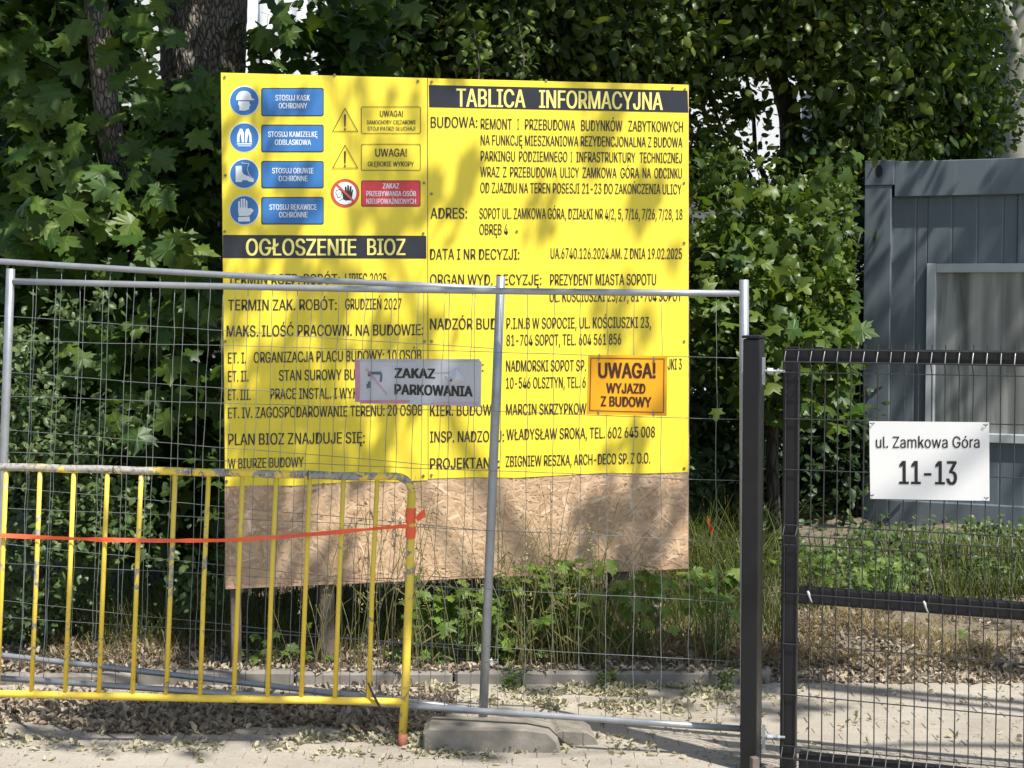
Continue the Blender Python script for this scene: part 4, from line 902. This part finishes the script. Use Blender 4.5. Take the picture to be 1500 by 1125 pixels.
# forked tree right of the board
ft_ = simple_tree('forked_tree', at(1165, 900, 13.2), at(1160, 150, 13.2), .10, [pxell(1080, 40, 110, 65, 12.8, .5, 2.2), pxell(1210, 50, 90, 70, 12.8, .5, 1.7), pxell(1020, 90, 40, 70, 12.6, .3, .8), pxell(1070, 180, 50, 30, 12.8, .2, .18), pxell(1030, 240, 30, 50, 12.5, .3, .6), pxell(1255, 190, 45, 80, 12.9, .4, 1.1), pxell(1195, 250, 35, 30, 12.9, .2, .3), pxell(1150, -60, 180, 80, 12.6, .5, 2)],
    19000, .062, 'small', 'dark forked tree trunk with small leaves, seen between the board and the container', sigma=.16, per=90, var=.6, spread=.7)
trunk([at(1166, 420, 13.2), at(1160, 250, 13.2), at(1154, 160, 13.2), at(1120, 60, 13.2), at(1090, -60, 13.2)], [.085, .085, .08, .05, .04], M['barkdark'], ft_, .07, 24, 40, 'branch')
trunk([at(1162, 290, 13.2), at(1205, 220, 13.15), at(1240, 140, 13.1), at(1262, 20, 13.1), at(1270, -100, 13.1)], [.07, .065, .055, .05, .04], M['barkdark'], ft_, .07, 24, 40, 'branch')
scatter('upper_foliage', OVAL, crown_pts([((2.6, 11.4, 5.4), (1.9, 1.3, .9), 2)], 2600, .2, 40), .09, M['small'], ft_)
rt_ = simple_tree('leafy_tree', at(1390, 700, 16.5), at(1380, -200, 16), .12, [pxell(1330, 70, 90, 120, 13.6, .5, 2), pxell(1400, 150, 45, 100, 13.8, .4, 1.3), pxell(1370, 30, 70, 90, 13.9, .5, 1.4), pxell(1290, 190, 60, 70, 13.4, .4, 1), pxell(1520, 100, 90, 160, 18.2, .4, .9)], 21000, .06, 'hedge', 'sunlit green leafy tree above the roof of the grey container', sigma=.17, per=90, var=.6, spread=.7)
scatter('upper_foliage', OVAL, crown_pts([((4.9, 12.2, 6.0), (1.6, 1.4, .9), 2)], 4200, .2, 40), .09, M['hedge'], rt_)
pt_ = thing('pale_tree', tuple(at(1508, 900, 16.6)), 'pale barked tree trunk rising behind the container at the right edge', 'tree')
trunk([at(1500, 900, 16.6), at(1502, 240, 16.6), at(1512, 60, 16.6), at(1530, -60, 16.6), at(1560, -600, 16.6)], [.30, .285, .25, .24, .16], M['palebark'], pt_, .03, 40, 60)
trunk([at(1500, 100, 16.5), at(1476, 30, 16.4), at(1455, -20, 16.3), at(1430, -200, 16.3)], [.07, .06, .05, .04], M['palebark'], pt_, .03, 20, 30, 'branch')
branches(pt_, at(1555, -500, 16.6), [at(1300, -900, 15.5), at(1700, -900, 16)], .07, M['palebark'])
scatter('foliage', OVAL, crown_pts([((5.2, 15.4, 7.6), (1.8, 1.4, 1.0), 1)], 3000, .2, 40), .09, M['hedge'], pt_)

# hedge right of the board
hg_ = simple_tree('hedge_shrub', at(1140, 900, 11.4), at(1140, 400, 11.4), .05, [pxell(1070, 345, 80, 50, 11.2, .35, 1.6), pxell(1170, 340, 65, 60, 11.4, .35, 1.6), pxell(1080, 430, 90, 70, 11.0, .35, 2), pxell(1185, 430, 60, 80, 11.2, .35, 1.6), pxell(1120, 520, 100, 60, 11.0, .3, 1.8), pxell(1040, 300, 40, 90, 11.6, .3, .8), pxell(1222, 290, 25, 60, 11.6, .3, .5)],
    9500, .054, 'hedge', 'sunlit bushy shrub filling the space between the board and the container', 'shrub', sigma=.16, per=110, var=.6, spread=.75, keep=lambda p: p[:, 0] < .193 * p[:, 1])
scatter('large_foliage', MAPLE_LOW, crown_pts([pxell(1130, 420, 120, 150, 11.0, .35, 1), pxell(1180, 530, 80, 50, 10.8, .3, .8)], 1000, .22, 12, keep=lambda p: p[:, 0] < .193 * p[:, 1]), .10, M['hedge'], hg_, spread=.7)
scatter('large_foliage', OVAL, crown_pts([pxell(1120, 40, 190, 80, 12.3, .4, 1), pxell(1230, 160, 60, 120, 12.4, .4, .6)], 700, .25, 10), .10, M['small'], ft_, spread=.7)
scatter('large_foliage', OVAL, crown_pts([pxell(740, 50, 260, 80, 11.9, .4, 1)], 800, .25, 10), .10, M['small'], ct, spread=.7)
scatter('large_foliage', OVAL, crown_pts([pxell(1340, 110, 80, 120, 13.1, .4, 1)], 450, .25, 10), .10, M['hedge'], rt_, spread=.7)
branches(ct, at(640, 200, 12.6), [at(520, 10, 12.0), at(760, 20, 12.0), at(860, 70, 11.9), at(940, 30, 12.0)], .025, M['wood'], .15)
branches(ft_, at(1262, 60, 13), [at(1330, 150, 12.6), at(1180, 20, 12.4), at(1290, 40, 12.4)], .02, M['wood'], .15)
for (px, py) in [(1092, 372), (1118, 385), (1105, 410), (1125, 430), (1150, 470), (1180, 490), (1210, 480), (1235, 495), (1255, 480), (1230, 520), (1200, 510), (1170, 520), (1245, 540), (1180, 545), (1215, 560), (1195, 590), (1220, 585), (1120, 500), (1135, 480), (1060, 470), (1040, 440), (1160, 600), (1250, 600), (1225, 615)]:
    for _ in range(2): leaf_obj(mvars, at(px + random.gauss(0, 8), py + random.gauss(0, 7), 10.6 + random.gauss(0, .1)), hg_, random.uniform(.10, .15), (.1, -.5, .7), .3)
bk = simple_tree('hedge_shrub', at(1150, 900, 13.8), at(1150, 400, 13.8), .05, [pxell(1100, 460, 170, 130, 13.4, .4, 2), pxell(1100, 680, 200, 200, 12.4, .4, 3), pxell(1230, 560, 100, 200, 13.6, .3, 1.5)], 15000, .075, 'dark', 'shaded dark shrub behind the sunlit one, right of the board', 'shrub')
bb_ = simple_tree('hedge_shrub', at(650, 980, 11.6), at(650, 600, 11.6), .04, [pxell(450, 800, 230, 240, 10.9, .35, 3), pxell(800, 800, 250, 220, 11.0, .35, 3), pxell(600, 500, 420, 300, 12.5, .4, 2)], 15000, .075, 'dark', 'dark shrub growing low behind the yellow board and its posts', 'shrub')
# distant wood
wd = []
for (px, py, rx, ry, w) in ((20, 300, 230, 500, 3), (330, 560, 120, 300, .8), (700, 560, 600, 200, 2.2), (1150, 560, 300, 230, 1.6), (750, 0, 250, 180, 1.5), (1340, 120, 110, 160, 1.2), (1100, -120, 400, 100, 1), (570, 60, 30, 100, .4), (940, 60, 60, 120, .6), (1290, 430, 120, 200, .8)): wd.append(pxell(px, py, rx, ry, 17.5, .6, w))
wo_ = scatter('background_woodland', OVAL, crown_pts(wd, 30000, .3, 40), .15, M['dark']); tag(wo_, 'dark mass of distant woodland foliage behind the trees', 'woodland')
# small leaved shrub at the left
ls = simple_tree('shrub', at(60, 1000, 9.2), at(50, 560, 9.2), .03, [pxell(40, 590, 60, 50, 8.6, .2, 1), pxell(60, 650, 90, 45, 8.6, .2, 1.6), pxell(30, 520, 35, 40, 8.6, .15, .6), pxell(90, 750, 100, 70, 8.7, .25, 1.8), pxell(60, 860, 110, 80, 8.8, .25, 1.6), pxell(180, 770, 70, 70, 8.8, .25, 1), pxell(160, 620, 60, 30, 8.8, .2, .5), pxell(130, 440, 50, 25, 8.8, .12, .25), pxell(300, 840, 70, 60, 8.9, .2, .5)],
    5200, .042, 'shrubleaf', 'pale green small leaved shrub behind the left end of the yellow barrier', 'shrub', sigma=.07, per=25)

# ---- street side tree, out of the picture, whose branches throw the dapple
st = thing('street_tree', (6.6, 4.5, 0), 'broad leafy tree on the street side, outside the picture, shading the board and gate', 'tree')
trunk([(6.6, 4.5, 0), (6.6, 4.5, 3), (6.4, 4.6, 5.2), (6.0, 4.8, 7.4)], [.24, .2, .16, .07], M['bark'], st, .08, 24, 40)
branches(st, (6.3, 4.6, 5.5), [(1.6, 6.0, 6.9), (2.2, 5.6, 8), (0.6, 6.6, 7.4), (3.6, 6.8, 7.0), (4.6, 7.2, 7.6), (3.4, 3.4, 7.9)], .05, M['bark'], .15)
cl = []
def shade(px, py, t, sig, n, plane=BP, Y=None):
    p = (plane.hit(px, py) if Y is None else at(px, py, Y)) + SUN * t; cl.append((np.array(p), sig, n))
rs = random.Random(5)
for (px, py) in ((675, 240), (680, 265), (790, 330), (800, 300), (925, 320), (940, 290), (955, 260)): shade(px, py, 5.4, .03, 3)
for _ in range(30): shade(rs.uniform(330, 620), rs.uniform(110, 700), rs.uniform(4.5, 7), rs.uniform(.04, .11), rs.randint(4, 11))
for _ in range(4): shade(rs.uniform(640, 1000), rs.uniform(110, 180), rs.uniform(5.5, 8), rs.uniform(.05, .08), 5)
for _ in range(2): shade(rs.uniform(640, 1000), rs.uniform(330, 700), rs.uniform(6, 8), rs.uniform(.06, .10), 8)
for (px, py) in ((930, 750), (900, 790), (960, 790), (870, 770), (400, 740), (450, 760), (360, 780), (380, 720), (470, 800), (340, 830)): shade(px, py, 6.0, .10, 15)
for _ in range(13): shade(rs.uniform(1270, 1620), rs.uniform(240, 760), rs.uniform(6, 9), rs.uniform(.10, .2), 26, None, 12)
for _ in range(30):
    g = gnd(rs.uniform(0, 600), rs.uniform(1030, 1075)); cl.append((np.array(g + SUN * rs.uniform(8, 9.5)), .13, 34))
for _ in range(8):
    g = gnd(rs.uniform(600, 1500), rs.uniform(960, 1120)); cl.append((np.array(g + SUN * rs.uniform(8, 9.5)), .10, 18))
for _ in range(10):
    g = gnd(rs.uniform(850, 1180), rs.uniform(985, 1010)); cl.append((np.array(g + SUN * rs.uniform(8, 9.5)), .10, 30))
for _ in range(32): shade(rs.uniform(0, 1080), rs.uniform(-60, 560), rs.uniform(5, 8), rs.uniform(.15, .28), 34, None, 12.4)
for _ in range(9): shade(rs.uniform(-60, 190), rs.uniform(0, 900), rs.uniform(5, 7.5), rs.uniform(.12, .22), 30, None, 9.2)
Pn = np.vstack([c + RNG.standard_normal((n, 3)) * s for c, s, n in cl])
scatter('foliage', MAPLE_LOW, Pn, .10, M['maple_m'], st)
tw = MB()
for c, s, n in cl:
    c = Vector(c); tw.tube([c + Vector((random.uniform(-.3, .3), random.uniform(-.3, .3), .3)), c, c + Vector((random.uniform(-.2, .2), random.uniform(-.2, .2), -.15))], [.006, .004, .002], 4)
tw_ = tw.obj('twig', M['bark'], st); tw_['kind'] = 'stuff'

# ================================================================== GROUND COVER
def gpts(n, f):
    out = []
    while len(out) < n:
        p = f()
        if p is not None: out.append((p[0], p[1], bank_z(p[0], p[1]) if p[1] > 8.45 else.064 if p[1] > 8.386 and p[0] < 1.05 else .003))
    return np.array(out)
def blades(name, P, h, w, mat, lean=.35, droop=.5, seg=3, label=None, cat=None):
    n = len(P); H = h * RNG.uniform(.45, 1.25, n); az = RNG.uniform(0, 2 * math.pi, n); d = np.stack([np.cos(az), np.sin(az), np.zeros(n)], 1); sd = np.stack([-d[:, 1], d[:, 0], d[:, 2]], 1)
    L = lean * RNG.uniform(.2, 1.4, n); rows = []
    for k in range(seg + 1):
        t = k / seg; c = P + d * (H * L * (t + droop * t * t))[:, None] + np.array([0, 0, 1]) * (H * (t - .35 * droop * t ** 3 * L / max(lean, .01)))[:, None]
        ww = w * (1 - t) ** .7 * .5 * RNG.uniform(.7, 1.3, n) if k < seg else np.full(n, w * .04)
        rows += [c - sd * ww[:, None], c + sd * ww[:, None]]
    V = np.stack(rows, 1); b = []
    for k in range(seg): b += [(2 * k, 2 * k + 1, 2 * k + 3), (2 * k, 2 * k + 3, 2 * k + 2)]
    Fc = np.array(b)[None] + (np.arange(n) * (2 * seg + 2))[:, None, None]
    o = raw_mesh(name, V.reshape(-1, 3), Fc.reshape(-1, 3), np.repeat(RNG.uniform(0, 1, n), 2 * seg + 2), mat); return tag(o, label, cat, None, 'stuff')
ru = random.uniform
def dryf():
    x, y = (ru(-.6, 3.3) if random.random() < .8 else ru(-2.4, .3)), 8.54 + abs(random.gauss(0, .38))
    return (x, y) if noise.noise(Vector((x * 2.6, y * 4, 11))) > -.08 else None
blades('grass', gpts(7000, lambda: (ru(-2.8, 1.4), 8.75 + abs(random.gauss(0, .8)))), .22, .007, M['grass'], .4, .6, label='green grass growing on the bank under and beside the board', cat='grass')
blades('tall_grass', gpts(1000, lambda: (random.gauss(1.2, .16), ru(9.3, 10.8))), .55, .006, M['grass'], .75, 1.1, 5, 'tall green grass standing between the board and the gate post', 'grass')
blades('bank_grass', gpts(2600, lambda: (ru(1.5, 3.6) if ru(0, 1) < .4 else ru(2.4, 3.4), ru(9.7, 11.2))), .20, .010, M['grass'], .4, .6, 3, 'bright long grass in front of the grey container', 'grass')
blades('dry_grass', gpts(9000, dryf), .11, .004, M['drygrass'], .8, 1.0, 3, 'straw coloured dry grass matted along the top of the kerb', 'dry grass')
# tall stalks with seed heads before the chipboard
tp_ = gpts(135, lambda: (random.choice([random.gauss(-.62, .25), random.gauss(.1, .22), random.gauss(.35, .3)]), ru(8.42, 8.62)))
stalk = MB(); heads = []
for (x, y, z) in tp_:
    h = ru(.35, .95) * (1 if x < .5 else .7); a = random.gauss(0, .13); b = ru(-.12, .05); a2 = random.gauss(0, .22); pts = [Vector((x + a * h * t + a2 * h * t * t * t, min(y + b * h * t, 8.62), z + h * t)) for t in (0, .2, .4, .6, .75, .88, 1)]
    stalk.tube(pts, [.0022, .0021, .002, .0017, .0014, .0011, .0007], 4, False)
    for q in range(1 if ru(0, 1) < .7 else 0):
        s0 = pts[random.choice((1, 2, 3))]; dx = ru(-.16, .16); k_ = ru(.03, .12); wv = Vector((0, 0, .004)); e1 = s0 + Vector((dx * .6, ru(-.02, .02), k_)); e2 = s0 + Vector((dx, ru(-.02, .02), k_ * ru(-.2, .8)))
        stalk.add([s0 - wv, s0 + wv, e1 + wv * 1.2, e1 - wv * 1.2, e2], [(0, 1, 2, 3), (3, 2, 4)])
    if ru(0, 1) < .6:
        for _ in range(8): heads.append(pts[-1] + Vector((random.gauss(0, .010), random.gauss(0, .008), ru(-.09, .01))))
tag(stalk.obj('grass_stalks', flat('grass_stalk', (.16, .15, .05), .7, .35, 5)), 'thin tall grass stalks with seed heads in front of the tan chipboard', 'grass', None, 'stuff')
scatter('seed_heads', NARROW, np.array([tuple(h) for h in heads]), .02, M['drygrass'], None, down=-1).update_tag()
tag(bpy.data.objects['seed_heads'], 'feathery brown seed heads on the grass stalks before the chipboard', 'grass')
# broad leaved plants under the board
pv = []
for sd in range(4):
    v, f = maple_base(seed=20 + sd, fold=.12, droop=.1 + .1 * (sd % 2)); v[:, 0] *= 1.1; me = bpy.data.meshes.new('plant_leaf'); me.from_pydata(v.tolist(), [], f.tolist()); me.materials.append(M['plant']); me.update(); pv.append(me)
plants = [(640, 885, 45, 'leafy green plant right of the barrier end post, under the chipboard'), (690, 890, 40, 'bright leafy plant left of the leaning grey upright'), (765, 875, 45, 'broad leaved plant just right of the leaning grey upright'), (820, 850, 42, 'tallest lobed green plant overlapping the lower edge of the chipboard'),
          (745, 930, 35, 'low grey green leafy plant at the bank edge right of the upright'), (850, 905, 38, 'drooping pale leafed plant left of the right board post'), (940, 870, 38, 'green plant spreading right of the right board post'), (1050, 850, 38, 'dark leafy plant beside the black gate post'), (610, 960, 26, 'small leafy plant low behind the barrier end post'),
          (1200, 830, 50, 'grey green bramble clump behind the left part of the gate'), (1290, 835, 50, 'pale leafed clump of weeds in front of the container corner'), (420, 960, 30, 'young green plant behind the middle bars of the barrier'), (1370, 960, 24, 'single dark weed at the paving edge behind the gate')]
for (px, py, n, lab) in plants:
    far = px > 1130; Y = (9.6 if px < 1340 else 9.0) if far else 8.6 if px > 560 else 8.7
    c = at(px, py, Y); zb = bank_z(c.x, Y); t = thing('leafy_plant', (c.x, Y, zb), lab, 'plant'); stm = MB(); sc = .045 if far or px < 560 or n < 32 else .066
    for i in range(n):
        q = c + Vector((random.gauss(0, .10), random.gauss(0, .07) if far else -abs(random.gauss(0, .07)) + .02, random.gauss(0, .075)))
        q.y = min(q.y, 8.62 + max(0, q.x) * .2) if not far else q.y; q.z = max(q.z, bank_z(q.x, q.y) + .02)
        leaf_obj(pv, q, t, sc * ru(.7, 1.35), (.05, -.45, .8), .33); stm.tube([(c.x + ru(-.05, .05), Y, zb - .02), Vector((q.x * .7 + c.x * .3, q.y, (q.z + zb) / 2 + .02)), q], [.003, .002, .0012], 4, False)
    stm.obj('stem', flat('plant_stem', (.10, .14, .04), .6), t)
# grit on the paving
def cone_base():
    return np.array([(-.5, -.3, 0), (.5, -.3, 0), (0, .5, 0), (0, 0, .5)]), np.array([(0, 1, 3), (1, 2, 3), (2, 0, 3)])
scatter('grit', cone_base(), gpts(9000, lambda: (ru(-2.6, 2.7), ru(6.8, 8.38))) + np.array([0, 0, -.001]), .008, M['litter'], None, bias=(0, 0, 1), spread=.1, down=0, var=.8)
tag(bpy.data.objects['grit'], 'fine grit and crumbs strewn over the paving', 'grit')
# little weed at the kerb
for (px, py, lab) in ((752, 1000, 'tiny green weed sprouting at the kerb foot right of the leaning upright'), (890, 998, 'low weed tuft growing over the kerb below the right board post'), (1065, 1000, 'small tuft of green weed at the kerb near the black gate post')):
    g = gnd(px, py + 12); t = thing('weed', tuple(g), lab, 'weed'); MB().tube([g, g + Vector((.01, 0, .09))], [.003, .001], 5).obj('stem', flat('weed_stem', (.10, .14, .04), .6), t)
    scatter('foliage', NARROW, np.array([g + Vector((random.gauss(0, .03), random.gauss(0, .02), abs(random.gauss(.04, .035)) + .005)) for _ in range(70)]), .035, M['hedge'], t, down=-.3)
cov = [(ru(1.45, 3.9), ru(9.7, 11.7)) for _ in range(10000)]
cov = [(x, y) for x, y in cov if noise.noise(Vector((x * 2.2, y * 2.2, 7))) > -.12 + (.3 if y < 10.2 else 0) and (Vector((x, y, 0)) - CO).dot(cn) > .04]
scatter('ground_cover', OVAL, np.array([(x, y, bank_z(x, y) + abs(random.gauss(0, .055)) + .01) for x, y in cov]), .045, M['shrubleaf'], None, bias=(0, -.4, .8), spread=.5, var=.5)
tag(bpy.data.objects['ground_cover'], 'low leafy ground cover growing between the bank and the container', 'ground cover')
# leaf litter and fallen blossom
LN = dict(bias=(0, 0, 1), spread=.7, down=0, var=.7)
scatter('leaf_litter', CURL, gpts(15000, lambda: (ru(-2.8, 4), 8.40 + abs(random.gauss(0, .42)))) + np.array([0, 0, .008]), .030, M['litter'], None, **LN)
tag(bpy.data.objects['leaf_litter'], 'dry brown leaf litter covering the bank behind the kerb', 'leaf litter')
def pavelit():
    x = ru(-2.6, 0.0); y = 7.45 + abs(random.gauss(0, .38)); d = noise.noise(Vector((x * 2, y * 3, 3)))
    return (x, y) if y < 8.38 and d > -.25 and x < -.25 - max(0, 7.9 - y) * .3 else None
scatter('street_litter', CURL, gpts(7500, pavelit) + np.array([0, 0, .006]), .032, M['litter'], None, **LN); tag(bpy.data.objects['street_litter'], 'drift of brown and grey dead leaves on the paving under the barrier', 'leaf litter')
def blos():
    r_ = random.random()
    if r_ < .30: x, y = random.gauss(-.30, .28), random.gauss(7.28, .10)
    elif r_ < .45: x, y = ru(-2.2, .6), random.gauss(7.28, .13)
    elif r_ < .65: x, y = random.gauss(.45, .3), random.gauss(8.05, .13)
    elif r_ < .75: x, y = random.gauss(.85, .2), random.gauss(8.2, .08)
    elif r_ < .9: x, y = ru(-.5, 1.1), 8.36 - abs(random.gauss(0, .08))
    else: x, y = ru(-2, 2.4), ru(7, 8.3)
    return (x, y) if 6.7 < y < 8.38 and noise.noise(Vector((x * 5, y * 7, 1))) > -.05 + (.1 if r_ > .9 else 0) else None
scatter('fallen_blossom', CURL, gpts(5200, blos) + np.array([0, 0, .004]), .024, M['petal'], None, **LN); tag(bpy.data.objects['fallen_blossom'], 'pale cream fallen blossom scattered in drifts on the paving', 'blossom')
